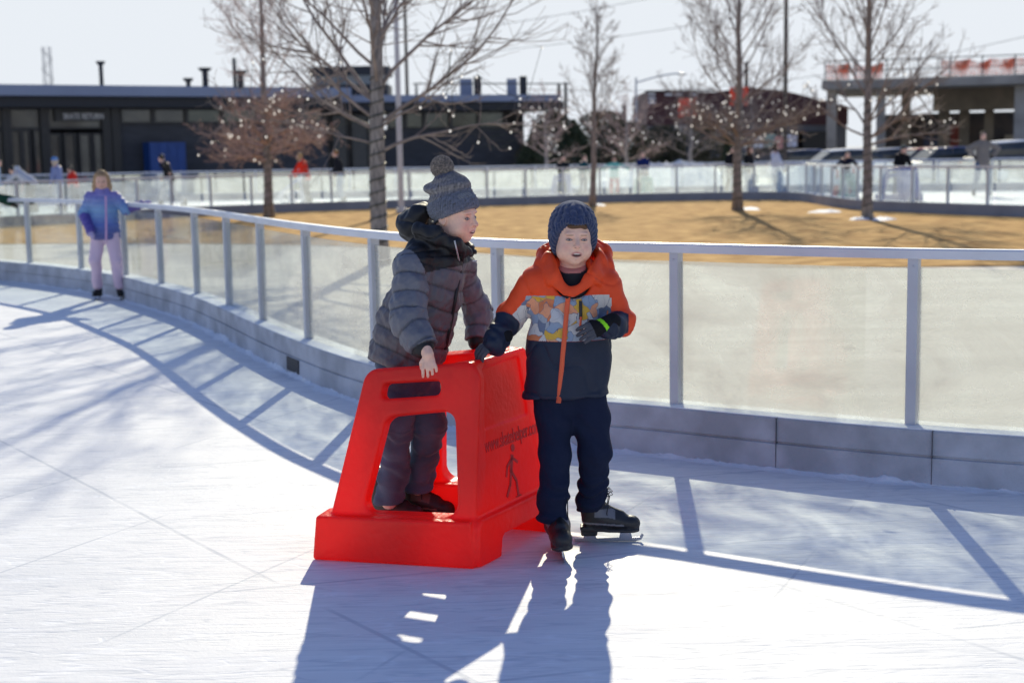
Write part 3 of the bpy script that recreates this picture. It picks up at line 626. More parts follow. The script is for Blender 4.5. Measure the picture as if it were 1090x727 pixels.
# ------------------------------------------------------------------ skates
def skate_meshes(tone,seed=0,res=.004):
    S=SDF((-.15,-.07,.02),(.16,.07,.27),res)
    S.cone((.088,0,.079),(-.01,0,.100),.036,.044,.02,flat=((0,0,1),.85)); S.cone((.10,.004,.076),(.108,.004,.076),.030,k=.015)
    S.cone((-.062,0,.095),(-.070,0,.225),.042,.046,.03,flat=((0,1,0),.82)); S.cone((-.02,0,.10),(-.055,0,.16),.043,.04,.03,flat=((0,1,0),.82))
    S.cone((-.03,0,.15),(.055,0,.113),.016,.02,.02)
    S.fn(lambda X,Y,Z:(.058-Z)+X*0+Y*0,k=.004,op='i') if False else None
    def cutf(X,Y,Z): return (Z-(.056))+0*X+0*Y
    S.fn(cutf,k=.004,op='sub')
    def sole(X,Y,Z):
        w_=.030+.008*np.clip((X-.0)/.08,0,1)-.05*np.clip((X-.10)/.05,0,1)**2; return np.maximum(np.maximum(np.abs(Y)-w_,np.abs(X-.012)-.122),np.abs(Z-.052-.01*np.clip(-X/.1,0,1))-.0075)+0*X
    S.fn(sole,k=.003); S.box((-.073,0,.046),(.034,.027,.018),rd=.006)
    V,Q=S.mesh(); V=smooth_v(V,Q,1,.4); N=vnorm(V,Q)
    x,y,z=V.T; C=np.tile(np.array(tone['leather']),(len(V),1)); 
    pm=(x>-.05)&(x<.035)&(z>.112-.25*np.clip(x,0,.1))&(z<.145); C[pm]=tone['panel']
    m=(np.abs(z-.082+.12*np.clip(x,-.03,.04))<.004)&(x<.07); C[m]=tone['trim']
    C[z<.062]=tone['sole']; fr=(np.abs(y)<.014)&(x>-.035)&(x<.07)&(z>.1); C[fr]=(.008,.008,.009)
    return V,Q,C
BL=[(-.137,.013),(-.132,.001),(.118,.001),(.142,.009),(.152,.028),(.143,.034),(.134,.019),(.104,.017),(.097,.046),(.056,.046),(.050,.017),(-.042,.014),(-.052,.034),(-.092,.034),(-.098,.014)]
def make_skate(parent,org,d,tone,laces=True,lean=0.,res=.004,scale=1.):
    """org: world point on the ice below the boot; d: toe direction"""
    V,Q,C=skate_meshes(tone,res=res); d=V3(d[0],d[1],0); d/=np.linalg.norm(d); l=V3(-d[1],d[0],0); R=np.stack([d,l,V3(0,0,1)],1)
    if lean: R=R@np.array(Matrix.Rotation(lean,3,'X'))
    W=lambda q: np.asarray(q,float)*scale@R.T+np.asarray(org,float)
    o=mk('ice_skate',W(V),Q,M_boot,parent,{'dye':C})
    ms=MB(); ms.prism(BL,(0,0,0),(1,0,0),(0,0,1),.0042); ms.v=[W(v) for v in ms.v]; b=ms.build('blade',M_blade,None,rel=False)
    b.data.transform(Matrix.Translation([-float(c) for c in parent.location])); b.parent=o
    if laces:
        m=MB(); pts=[]
        for i in range(7):
            t=i/6; x=.062-.10*t; z=.118+.028*t if t<.5 else .132+.09*(t-.5)
            zz=.1185+.075*t**1.3; s_=1 if i%2 else -1; pts.append((x,.019*s_,zz)); 
            m.tube([(x,-.021,zz-.004),(x,0,zz+.003),(x,.021,zz-.004)],.0022,5)
        for s_ in(-1,1):
            m.tube([(-.028,0,.20),(-.005,.02*s_,.218),(.012,.042*s_,.200),(.006,.040*s_,.170),(.0,.038*s_,.128),(.004,.04*s_,.10)],.0021,5)
            m.tube([(-.028,0,.20),(.01,.012*s_,.226),(.025,.03*s_,.205),(-.005,.02*s_,.192)],.0021,5)
        m.v=[W(v) for v in m.v]; q=m.build('laces',M_black,None,rel=False); q.data.transform(Matrix.Translation([-float(c) for c in parent.location])); q.parent=o
    return o
def surf(S,x,z,side=-1):
    i=int(np.searchsorted(S.ax[0],x)); k=int(np.searchsorted(S.ax[2],z)); c=S.D[i,:,k]; j=np.argmax(c<0)
    if not (c<0).any(): return None
    if j==0: return S.ax[1][0]
    t=c[j-1]/(c[j-1]-c[j]); return S.ax[1][j-1]+t*(S.ax[1][j]-S.ax[1][j-1])
def strip_on(S,px,name,m,parent,w_=.02,off=.003,th=.004,Y=5.55):
    """ribbon lying on the front of a garment, through photo points at the garment's own depth"""
    pts=[]; px=resample(np.array(px,float),2.)
    for x,y in px:
        yy=Y
        for _ in range(4):
            p=P(x,y,yy); q=surf(S,p[0],p[2])
            if q is None: break
            yy=float(q)
        p=P(x,y,yy); pts.append(p+V3(0,-off,0))
    pts=np.array(pts); 
    k=5; ker=np.ones(k)/k; yy=np.convolve(np.pad(pts[:,1],k//2,'edge'),ker,'valid'); pts[:,1]=yy
    v=[];f=[]
    for i,p in enumerate(pts):
        t=pts[min(i+1,len(pts)-1)]-pts[max(i-1,0)]; t/=np.linalg.norm(t); s_=np.cross(t,(0,-1,0)); s_/=np.linalg.norm(s_)
        v+= [p-s_*w_/2+V3(0,th*.8,0),p-s_*w_*.3+V3(0,-th*.3,0),p+s_*w_*.3+V3(0,-th*.3,0),p+s_*w_/2+V3(0,th*.8,0)]
    for i in range(len(pts)-1):
        for j in range(3): a=i*4+j; f.append((a,a+1,a+5,a+4))
    return MB().add(v,f).build(name,m,parent,smooth=True)
def ease(x,a,b): t=np.clip((x-a)/(b-a),0,1); return t*t*(3-2*t)
# ================================================================== boy in the orange jacket
def orange_boy():
    base=empty('person',(0.26,5.66,0),label='boy in orange and navy patterned jacket with knitted navy hat, standing before the fence',cat='person')
    R=frame(math.pi-.13,-.03,-.035); c=P(610,254.5,5.66); f=R[:,1]
    ft=V3(0.05,-1,0)
    J=dict(neck=P(609,290,5.68),chest=P(607,325,5.68),pel=P(604,398,5.69),
        shR=P(571,300,5.67),elR=P(543,337,5.72),wrR=P(527,364,5.63),shL=P(643,301,5.68),elL=P(664,346,5.66),wrL=P(641,347,5.52),
        hpR=P(592,415,5.69),knR=P(591,480,5.63),anR=P(588,552,5.56),hpL=P(621,415,5.70),knL=P(633,480,5.67),anL=P(625,543,5.735))
    # body (skin) : one continuous mesh, fine around the head
    S=SDF((-.25,5.40,.09),(.62,5.86,1.46),.0125,fine=[(c-V3(.10,.13,.13),c+V3(.10,.13,.13),.0024)])
    head_sdf(S,c,R,1.0,mouth=.75); S.cone(c-R[:,1]*.02-V3(0,0,.05),J['neck']-V3(0,0,.02),.047,.052,.03)
    S.cone(J['neck']-V3(0,0,.02),J['chest'],.06,.09,.04,flat=(ft,.75)); S.cone(J['chest'],J['pel'],.095,.105,.05,flat=(ft,.7))
    for sd_ in('R','L'):
        S.chain([J['neck']-V3(0,0,.04),J['sh'+sd_],J['el'+sd_],J['wr'+sd_]],[.05,.045,.034,.024],.02)
        S.chain([J['pel'],J['hp'+sd_],J['kn'+sd_],J['an'+sd_]+V3(0,0,.02)],[.08,.075,.048,.034],.03)
    hR=basis((-.82,-.10,-.50),(-.25,-.5,.8)); hL=basis((-.90,-.22,-.34),(-.05,-.93,.28))
    hand_sdf(S,J['wrR'],hR,.78,.45); hand_sdf(S,J['wrL'],hL,.78,.55)
    V,Q=S.mesh(); V=smooth_v(V,Q,1,.35); C=face_dye_shade(V,c,R,1.0,SK,squint=.62,mouth=.75,brow=(.22,.13,.08))
    mk('body',V,Q,M_skin,base,{'dye':C})
    # jacket
    S=SDF((-.20,5.42,.58),(.60,5.90,1.30),.0043)
    fl=(ft,.66)
    S.chain([P(609,303,5.68),P(607,328,5.68),P(605,372,5.69),P(603,432,5.69)],[.118,.150,.166,.186],.03,flat=fl)
    S.cone(P(590,300,5.69),P(572,303,5.68),.075,.066,.04); S.cone(P(625,300,5.69),P(644,303,5.68),.075,.066,.04)
    S.chain([P(571,303,5.68),J['elR'],P(529,360,5.64)],[.068,.056,.047],.02); S.cone(P(531,357,5.645),P(527,364,5.63),.052,.050,.006)
    S.chain([P(644,304,5.68),P(661,342,5.66),P(648,349,5.545)],[.067,.053,.048],.018); S.cone(P(651,348,5.56),P(647,349,5.535),.052,.050,.006)
    hem=P(603,427,5.57)[2]
    S.fn(lambda X,Y,Z:(Z-(hem+.012*np.sin((X-.1)*9)))+0*Y,lo=(-.2,5.4,.5),hi=(.6,5.95,hem+.03),k=.008,op='sub')
    # collar / hood
    ring=[P(612,268,5.80),P(588,268,5.74),P(583,276,5.68),P(588,293,5.60),P(602,310,5.56)]; ring2=[P(612,268,5.80),P(634,268,5.74),P(641,277,5.68),P(633,293,5.60),P(609,311,5.56)]
    S.ell(P(611,280,5.79),(.095,.055,.048),k=.03)
    S.cone(P(609,300,5.62),P(610,272,5.64),.072,.060,.012,op='sub')
    cc0=P(610,285,5.67)
    def flap(pts,rs,kk,fl_=.36):
        for a_,b_,ra,rb in zip(pts[:-1],pts[1:],rs[:-1],rs[1:]):
            n_=(a_+b_)/2-cc0; n_[2]=.25*np.linalg.norm(n_[:2]); S.cone(a_,b_,ra,rb,kk,flat=(n_,fl_))
    flap(ring,[.044,.038,.035,.031,.021],.012,.42); flap(ring2,[.044,.038,.036,.032,.022],.012,.42)
    flap([P(592,261,5.80),P(577,268,5.75),P(574,282,5.69),P(585,298,5.61)],[.032,.031,.028,.020],.014,.5); flap([P(632,261,5.80),P(645,268,5.75),P(649,282,5.69),P(638,299,5.61)],[.032,.031,.028,.020],.014,.5)
    S.cone(P(609,297,5.60),P(611,262,5.60),.043,.058,.010,op='sub')
    V,Q=S.mesh(); V=smooth_v(V,Q,2,.45); N=vnorm(V,Q)
    arms=[([J['chest'],P(603,430,5.69)],.16),([P(571,303,5.68),J['elR'],P(527,364,5.63)],.055),([P(644,304,5.68),P(664,344,5.66),P(648,350,5.545)],.06)]
    bi,bs=seg_s(V,arms)
    d=.007*wob(V,3.0,1)+.006*wob(V*np.array([1,1,.4]),4.5,7)*ease(1.05-V[:,2],0,.2)-.006*(1-np.abs(np.sin(18*(V[:,2]*.8+V[:,0]*.5+.07*wob(V,2.2,3)))))**5; 
    ar=bi>0; d+=ar*.0032*np.sin(bs*80+3.5*wob(V,4,4))*ease(bs,.05,.13); d+=(bi==0)*.004*np.sin((V[:,2]*.6+V[:,0]*.8+.05*wob(V,3,6))*55)*ease(-np.abs(V[:,2]-.93),-.12,-.0)
    hemr=(V[:,2]<hem+.022); d+=hemr*.0015
    V=V+N*d[:,None]
    X,Y,Z=V.T
    OR=np.array((.80,.070,.012)); NV=np.array((.010,.018,.042)); C=np.tile(OR,(len(V),1)); pr=np.zeros(len(V))
    z1=P(606,316,5.56)[2]; z2=P(606,364,5.56)[2]
    tor=bi==0; pr[tor&(Z<z1)&(Z>z2)]=1; C[tor&(Z<=z2)]=NV
    # his right sleeve: print panel on the inner side, navy cuff
    a=P(566,311,5.6);b=P(533,353,5.6); side_=(X-a[0])*(b[2]-a[2])-(Z-a[2])*(b[0]-a[0])
    ra=bi==1; pr[ra&(side_<0)&(Z<z1+.01)]=1; ck=ra&(bs>.205); C[ck]=NV; pr[ck]=0
    la=bi==2; fore=la&(bs>.190); navy=fore&(X<P(668,345,5.66)[0])&(Z>P(660,362,5.6)[2]+.35*(X-P(650,362,5.6)[0])); C[navy]=NV
    pr[la&(X<P(651,335,5.6)[0])&(Z<z1-.01)&(bs<.18)]=1
    # dark lining inside the collar
    cc=P(610,285,5.66); lin=((X-cc[0])**2+(Y-cc[1])**2<.068**2)&(Z>P(610,312,5.6)[2])&(((V-cc)*N).sum(1)<.0); C[lin]=OR*.8
    jk=mk('jacket',V,Q,M_printed,base,{'dye':C,'print':pr})
    strip_on(S,[(604.5,317),(602,345),(598,390),(594.5,429)],'zip',M_coral,jk,.019,.006)
    strip_on(S,[(603.8,315.5),(603.6,319)],'zip_slider',M_black,jk,.014,.010)
    strip_on(S,[(618,320),(618.2,340)],'chest_pocket_zip',M_black,jk,.013,.007); strip_on(S,[(618.3,337),(617.6,347)],'pocket_pull',M_coral,jk,.009,.010)
    # black shirt at the neck
    S=SDF((.08,5.48,.96),(.42,5.82,1.26),.004); S.chain([P(607,322,5.69),P(608,308,5.665),P(609,293,5.655),P(610.5,282,5.675)],[.085,.076,.060,.052],.01)
    S.fn(lambda X,Y,Z:(P(610,286,5.62)[2]+.35*(Y-5.62)-Z)*1.0+0*X,k=.004,op='sub')
    V,Q=S.mesh(); V=smooth_v(V,Q,1); C=np.tile(np.array((.012,.014,.02)),(len(V),1)); top=V[:,2]>(P(610,286,5.62)[2]+.35*(V[:,1]-5.62)-.009); C[top]=(.55,.2,.17); mk('shirt',V,Q,M_denim,base,{'dye':C})
    # knitted hat
    S=SDF(c-V3(.15,.16,.10),c+V3(.15,.16,.19),.0032); g=lambda x,y,z: c+R@V3(x,y,z)
    S.ell(g(0,-.012,.045),(.095,.107,.108),R,.01); S.ell(g(0,-.012,.0),(.092,.100,.09),R,.02)
    def cut(X,Y,Z):
        X=X-c[0];Y=Y-c[1];Z=Z-c[2]; y=X*R[0,1]+Y*R[1,1]+Z*R[2,1]; z=X*R[0,2]+Y*R[1,2]+Z*R[2,2]; return z-(-.066+1.62*np.clip(y+.012,0,.0845)-.35*np.clip(y-.072,0,.1))
    S.fn(cut,k=.006,op='sub'); V,Q=S.mesh(); V=smooth_v(V,Q,2,.4); N=vnorm(V,Q); q=(V-c)@R
    ph=np.arctan2(q[:,0],q[:,1]+.02); ht=q[:,2]; rim=cut(V[:,0],V[:,1],V[:,2]); k_=ease(rim,.012,.024)
    rib=np.abs(np.sin(ph*9.5+.35*np.sin(ht*110)))**.6-.6; d=k_*(.0068*rib+.0018*np.sin(ht*260+np.sign(np.sin(ph*9.5))*1.5))*ease(.155-ht,0,.04)+(1-k_)*.004*(1+.5*np.sin(ph*60))
    V=V+N*d[:,None]; C=np.tile(np.array((.028,.048,.125)),(len(V),1))*(1+.16*wob(V,30,2))[:,None]; mk('knitted_hat',V,Q,M_knit,base,{'dye':C})
    S=SDF(c-V3(.08,.14,.02),c+V3(.08,.02,.12),.0035); S.ell(g(-.012,.066,.056),(.026,.024,.013),R,.01); S.ell(g(.014,.068,.060),(.022,.022,.012),R,.01); S.ell(g(.03,.058,.052),(.016,.022,.012),R,.01)
    V,Q=S.mesh(); mk('hair',V,Q,M_hair,base,{'dye':np.tile(np.array((.11,.06,.032)),(len(V),1))})
    # trousers
    S=SDF((-.02,5.38,.10),(.54,5.92,.78),.0045)
    S.cone(J['pel'],P(605,420,5.70),.13,.125,.03,flat=fl)
    S.chain([P(591,418,5.70),P(590,445,5.68),J['knR'],P(590,520,5.59),P(588,553,5.565)],[.088,.080,.066,.059,.060],.02)
    S.chain([P(623,418,5.70),P(628,445,5.69),J['knL'],P(632,515,5.70),P(628,541,5.73)],[.088,.080,.068,.058,.059],.02)
    for p,yy in((P(588,553,5.565),0),(P(628,541,5.73),0)): S.box(p-V3(0,0,.055),(.085,.085,.045),rd=.002,k=.003,op='sub')
    V,Q=S.mesh(); V=smooth_v(V,Q,2,.45); N=vnorm(V,Q); L_=[([J['hpR'],J['knR'],P(588,553,5.565)],.06),([J['hpL'],J['knL'],P(628,541,5.73)],.06)]; bi,bs=seg_s(V,L_)
    low=ease(bs,.28,.42); d=.004*wob(V,3,3)+low*.0065*np.sin(bs*92+4.2*wob(V,3.,9)+bi)+.0035*np.sin((V[:,2]*1.+V[:,0]*1.4+.04*wob(V,3,2))*48)*(1-low)*ease(bs,.03,.15)
    V=V+N*d[:,None]; C=np.tile(np.array((.013,.019,.046)),(len(V),1)); mk('trousers',V,Q,M_cloth,base,{'dye':C})
    # gloves
    for wr,Rh,cu,sgn in((J['wrR'],hR,.45,1),(J['wrL'],hL,.5,-1)):
        Rm=Rh if sgn>0 else Rh*np.array([1,1,1]); S=SDF(wr-.16,wr+.16,.0031); 
        hand_sdf(S,wr,Rm,.86,cu,k=.0018,rad=1.15,xs=1.22,thumb=.5)
        S.cone(wr-Rm[:,1]*.045,wr+Rm[:,1]*.012,.034,.031,.006)
        V,Q=S.mesh(); V=smooth_v(V,Q,1,.4); q=(V-wr)@Rm; C=np.tile(np.array((.085,.088,.105)),(len(V),1)); C[q[:,1]<.040]=(.012,.012,.015); 
        if sgn<0: m=(np.abs(q[:,1]+.004-.3*q[:,0])<.0075)&(q[:,2]>-.012); C[m]=(.28,.75,.03)
        seam=(np.abs(np.abs(q[:,0])-.0005)<.0012)&(q[:,1]>.04); C[seam]*=.5
        mk('glove',V,Q,M_cloth,base,{'dye':C})
    tone=dict(leather=(.020,.019,.021),panel=(.17,.17,.19),trim=(.22,.21,.22),sole=(.028,.026,.027))
    make_skate(base,V3(.178,5.555,0),(.08,-1),tone,lean=.07,scale=1.14); make_skate(base,V3(.378,5.722,0),(1,-.06),tone,scale=1.0)
    return base
def printed():
    m=vmat('printed_shell',.55,.25,90,spec=.35); nt=m.node_tree; L=nt.links.new; b=nt.nodes['Principled BSDF']; old=b.inputs['Base Color'].links[0].from_socket
    tc=nd(nt,'ShaderNodeTexCoord'); n=nd(nt,'ShaderNodeTexNoise'); n.inputs['Scale'].default_value=9; n.inputs['Detail'].default_value=2; L(tc.outputs['Object'],n.inputs['Vector'])
    sc=nd(nt,'ShaderNodeVectorMath',operation='SCALE'); L(n.outputs['Color'],sc.inputs[0]); sc.inputs['Scale'].default_value=.16; ad=nd(nt,'ShaderNodeVectorMath',operation='ADD'); L(tc.outputs['Object'],ad.inputs[0]); L(sc.outputs[0],ad.inputs[1])
    vo=nd(nt,'ShaderNodeTexVoronoi'); vo.inputs['Scale'].default_value=19; L(ad.outputs[0],vo.inputs['Vector']); sp=nd(nt,'ShaderNodeSeparateColor'); L(vo.outputs['Color'],sp.inputs[0])
    r=nd(nt,'ShaderNodeValToRGB'); r.color_ramp.interpolation='CONSTANT'; e=r.color_ramp.elements; e[0].position=0; e[0].color=(.26,.34,.46,1); e[1].position=.2; e[1].color=(.62,.20,.08,1)
    for p,c in((.36,(.60,.58,.55,1)),(.5,(.33,.38,.44,1)),(.62,(.75,.33,.18,1)),(.74,(.14,.18,.27,1)),(.83,(.7,.42,.05,1)),(.9,(.5,.52,.55,1))): q=e.new(p); q.color=c
    L(sp.outputs[0],r.inputs[0])
    v2=nd(nt,'ShaderNodeTexVoronoi',feature='DISTANCE_TO_EDGE'); v2.inputs['Scale'].default_value=19; L(ad.outputs[0],v2.inputs['Vector']); lt=nd(nt,'ShaderNodeMath',operation='LESS_THAN'); L(v2.outputs['Distance'],lt.inputs[0]); lt.inputs[1].default_value=.012
    wv=nd(nt,'ShaderNodeTexWave'); wv.inputs['Scale'].default_value=14; wv.inputs['Distortion'].default_value=9; L(ad.outputs[0],wv.inputs['Vector']); gt=nd(nt,'ShaderNodeMath',operation='GREATER_THAN'); L(wv.outputs['Fac'],gt.inputs[0]); gt.inputs[1].default_value=.999
    mxx=nd(nt,'ShaderNodeMath',operation='MAXIMUM'); L(lt.outputs[0],mxx.inputs[0]); L(gt.outputs[0],mxx.inputs[1])
    dk=nd(nt,'ShaderNodeMixRGB'); L(mxx.outputs[0],dk.inputs[0]); L(r.outputs[0],dk.inputs[1]); dk.inputs[2].default_value=(.12,.14,.2,1)
    at_=nd(nt,'ShaderNodeAttribute'); at_.attribute_name='print'; g=nd(nt,'ShaderNodeMath',operation='GREATER_THAN'); L(at_.outputs['Fac'],g.inputs[0]); g.inputs[1].default_value=.5
    mx=nd(nt,'ShaderNodeMixRGB'); L(g.outputs[0],mx.inputs[0]); L(old,mx.inputs[1]); L(dk.outputs[0],mx.inputs[2]); L(mx.outputs[0],b.inputs['Base Color']); return m
M_printed=printed(); M_coral=mat('coral_tape',(.80,.13,.05),.7,bump=.4,bscale=300); M_cloth=vmat('soft_cloth',.9,.4,300,spec=.15)
M_puff=vmat('puffer_nylon',.55,.3,60,spec=.45,bdist=.006); M_fuzz=vmat('fuzzy_wool',.95,1.,420,sheen=.6,bdist=.012)
orange_boy()
# ================================================================== boy in the grey puffer jacket
def grey_boy():
    base=empty('person',(-.42,5.98,0),label='boy in grey puffer jacket and bobble hat leaning on the red skating aid',cat='person')
    yaw=math.atan2(.84,-.50); R=frame(yaw,-.10,.05); c=P(483.5,231,5.88); g=lambda x,y,z: c+R@(V3(x,y,z)*1.02); ft=V3(.86,-.5,0)
    J=dict(neck=P(468,262,5.90),chest=P(457,305,5.90),pel=P(436,372,5.92),shR=P(441,284,5.78),elR=P(434,336,5.70),wrR=P(455.5,377.5,5.575),shL=P(486,284,6.02),elL=P(508,330,6.10),wrL=P(508,366,6.04),
        hpR=P(423,388,5.86),knR=P(422,452,5.84),anR=P(414,534,5.95),hpL=P(444,388,5.96),knL=P(456,452,5.93),anL=P(445,522,6.05))
    hR=basis((.10,-.27,-.95),(.05,-.95,.27)); hL=basis((.1,.1,-.9),(.3,.7,.2))
    w=J['wrR']
    S=SDF((-.70,5.48,.09),(.05,6.24,1.42),.0125,fine=[(c-V3(.11,.13,.13),c+V3(.12,.13,.13),.0025),(w-V3(.055,.05,.13),w+V3(.06,.06,.02),.0024)])
    head_sdf(S,c,R,1.02,mouth=.25); S.cone(c-R[:,1]*.02-V3(0,0,.05),J['neck'],.047,.052,.03)
    S.chain([J['neck'],J['chest'],J['pel']],[.07,.10,.065],.04)
    for s_ in('R','L'):
        S.chain([J['neck']-V3(0,0,.04),J['sh'+s_],J['el'+s_],J['wr'+s_]],[.05,.045,.034,.023],.02); S.chain([J['pel'],J['hp'+s_],J['kn'+s_],J['an'+s_]],[.08,.075,.048,.034],.03)
    hand_sdf(S,w,hR,.84,.60,thumb=.6,rad=.90,xs=1.22,k=.001); hand_sdf(S,J['wrL'],hL,.8,.6)
    V,Q=S.mesh(); V=smooth_v(V,Q,1,.35); C=face_dye_shade(V,c,R,1.02,SK*1.04,squint=.3,mouth=.25,brow=(.30,.19,.12)); mk('body',V,Q,M_skin,base,{'dye':C})
    # puffer jacket
    S=SDF((-.76,5.46,.60),(.06,6.30,1.44),.0045)
    S.chain([P(463,276,5.90),P(455,308,5.90),P(443,340,5.91),P(430,388,5.92)],[.118,.140,.155,.160],.03)
    S.cone(P(462,272,5.90),P(442,283,5.80),.09,.078,.04); S.cone(P(470,274,5.94),P(486,283,6.0),.09,.075,.04)
    S.chain([P(439,284,5.79),J['elR'],P(450,370,5.615)],[.078,.073,.058],.022)
    S.chain([J['shL'],J['elL'],P(508,364,6.04)],[.070,.062,.052],.022)
    bx=J['pel']; ax_=V3(-.27,0,1.); ax_/=np.linalg.norm(ax_); hc=P(430,387,5.92)
    S.fn(lambda X,Y,Z:(X-hc[0])*ax_[0]*-.6+(Z-hc[2])*1.+0*Y+0.0*X,lo=(-.76,5.45,.5),hi=(-.16,6.3,hc[2]+.08),k=.02,op='sub')
    # hood and collar
    S.ell(P(442,240,5.97),(.078,.095,.075),k=.03); S.ell(P(450,226,5.95),(.045,.075,.04),k=.03)
    S.chain([P(447,245,5.84),P(464,252,5.79),P(483,261,5.79),P(496,268,5.84)],[.038,.034,.030,.024],.015); S.chain([P(447,236,6.03),P(474,243,6.02),P(492,256,5.98),P(502,268,5.90)],[.04,.034,.03,.022],.015)
    S.ell(c-V3(0,0,.02)+R[:,1]*.01,(.075,.075,.085),k=.01,op='sub')
    V,Q=S.mesh(); V=smooth_v(V,Q,2,.45); N=vnorm(V,Q)
    tor=[P(468,262,5.90),P(455,308,5.90),P(430,377,5.92)]
    bi,bs=seg_s(V,[(tor,.150),([P(439,284,5.79),J['elR'],P(451,372,5.61)],.066),([J['shL'],J['elL'],P(508,364,6.04)],.062)])
    X,Y,Z=V.T
    hoodc=P(447,243,5.95); hd=(np.linalg.norm(V-hoodc,axis=1)<.135)&(Z>P(447,262,5.9)[2]-.02)|(Z>P(480,272,5.84)[2]); hd=hd&(bi!=1)|(Z>P(450,258,5.85)[2])
    Lq=.078; ph=bs/Lq+np.where(bi==0,.1,np.where(bi==1,.35,.0))+.10*wob(V,2.5,4)
    puff=np.abs(np.sin(math.pi*ph))**.55
    wr_=wob(V*np.array([1,1,1.]),9,3,8,2); d=(.0095*(puff-.6)+.0055*wr_*puff+.006*wob(V,3.5,8)+.0025*wob(V,20,3))
    d=np.where(hd,.005*wob(V,5,2)+.006*wr_-.007*(1-np.abs(np.sin(V[:,2]*52+2.5*wob(V,3,9))))**3,d); 
    cuff=(bi==1)&(bs>.375)|(bi==2)&(bs>.36); d=np.where(cuff,-.012,d)
    V=V+N*d[:,None]
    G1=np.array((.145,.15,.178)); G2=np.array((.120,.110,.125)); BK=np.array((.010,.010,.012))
    C=np.tile(G1,(len(V),1)); C[bi==0]=G2; C[puff<.42]*=.6  # dye darkened along the quilt creases to bring the baffles out
    a=P(455,290,5.75);b=P(509,280,5.75); yk=(bi==0)&(Z>a[2]+(b[2]-a[2])*(X-a[0])/(b[0]-a[0])); C[yk]=BK; C[hd]=BK; C[cuff]=BK
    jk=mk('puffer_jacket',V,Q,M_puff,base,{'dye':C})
    strip_on(S,[(494,268),(490,288),(486,312),(481,340),(474,372)],'zip',M_black,jk,.014,.012,Y=5.75)
    strip_on(S,[(484,256),(487,270),(490.5,284)],'collar_zip',M_zip,jk,.007,.012,Y=5.75)
    strip_on(S,[(503,278),(508,277.5)],'chest_label',M_zip,jk,.006,.010,Y=5.8)
    # jeans
    S=SDF((-.66,5.64,.10),(-.15,6.26,.80),.0047)
    S.cone(P(434,372,5.92),P(433,395,5.92),.135,.125,.03)
    S.chain([P(423,392,5.86),P(424,425,5.85),J['knR'],P(419,500,5.91),P(414,533,5.96)],[.088,.080,.070,.061,.062],.02); S.chain([P(444,392,5.97),P(450,425,5.95),J['knL'],P(452,490,6.0),P(446,519,6.04)],[.088,.080,.073,.060,.060],.02)
    for p in(P(414,533,5.96),P(446,519,6.04)): S.box(p-V3(0,0,.055),(.09,.09,.045),rd=.002,k=.003,op='sub')
    V,Q=S.mesh(); V=smooth_v(V,Q,2,.45); N=vnorm(V,Q); bi,bs=seg_s(V,[([J['hpR'],J['knR'],P(414,533,5.96)],.06),([J['hpL'],J['knL'],P(446,519,6.04)],.06)])
    d=.005*wob(V,3,5)+.0048*np.sin(bs*70+5.0*wob(V,2.6,12)+bi*2)*ease(bs,.15,.38)+.004*wob(V*np.array([1,1,1.8]),7,7); V=V+N*d[:,None]
    C=np.tile(np.array((.055,.080,.125)),(len(V),1)); fade=(.5+.5*wob(V,5,3)); C=C*(1+.5*fade)[:,None]; mk('jeans',V,Q,M_denim,base,{'dye':C})
    tone=dict(leather=(.030,.020,.016),panel=(.14,.085,.06),trim=(.2,.13,.09),sole=(.02,.018,.017))
    make_skate(base,V3(P(418,540,5.97)[0],5.99,0),(.93,-.35),tone); make_skate(base,V3(P(452,540,6.02)[0],6.05,0),(.93,-.30),tone)
    # bobble hat
    S=SDF(c-V3(.19,.17,.08),c+V3(.15,.17,.25),.0033)
    S.ell(g(0,-.008,.042),(.090,.107,.088),R,.01)
    q=lambda X,Y,Z:((X-c[0])*R[0,1]+(Y-c[1])*R[1,1]+(Z-c[2])*R[2,1],(X-c[0])*R[0,2]+(Y-c[1])*R[1,2]+(Z-c[2])*R[2,2])
    S.ell(P(481,197,5.88),(.078,.080,.046),R,.02); S.ell(P(467,201,5.89),(.068,.062,.026),R,.018); S.ell(P(476,190,5.88),(.045,.045,.035),None,.02)
    def low(X,Y,Z): y,z=q(X,Y,Z); return z-(.008+.50*y)
    S.fn(low,k=.006,op='sub'); V,Q=S.mesh(); V=smooth_v(V,Q,2,.4); N=vnorm(V,Q); y,z=q(*V.T); x=(V-c)@R[:,0]; h=z-.50*y-.008
    cu=ease(-h,-.088,-.078); ph=np.arctan2(x,y+.01)
    d=cu*(.006+.0016*np.sin(ph*55)+.0012*np.sin(h*420))+(1-cu)*(.0025*np.sin(ph*34+h*40)+.003*wob(V,8,3)); V=V+N*d[:,None]
    mot=wob(V,60,5,8,2); C=np.where((cu>.5)[:,None],np.array((.125,.15,.23)),np.array((.27,.245,.24)))*(1+.55*mot)[:,None]
    st=(cu<.5)&(np.sin(h*150+y*30)>.2); C[st]=C[st]*np.array((.62,.68,.9))
    nv=np.linalg.norm(V-P(472.5,188,5.87),axis=1)<.040; C[nv&(cu<.5)]=(.025,.035,.12)
    em=(cu>.5)&(np.abs(((V-g(-.03,.1,.07))@R)[:,0])<.03)&(np.abs(h-.055)<.012)&(y>.05)&(np.sin(V[:,2]*700+V[:,0]*500)>.1); C[em]=(.42,.41,.40)
    C=np.clip(C,.01,1); hat=mk('bobble_hat',V,Q,M_fuzz,base,{'dye':C})
    # pompom: hundreds of yarn ends
    pc=P(470.5,178,5.88); m=MB(); r_=np.random.default_rng(4); V_=[];F_=[]
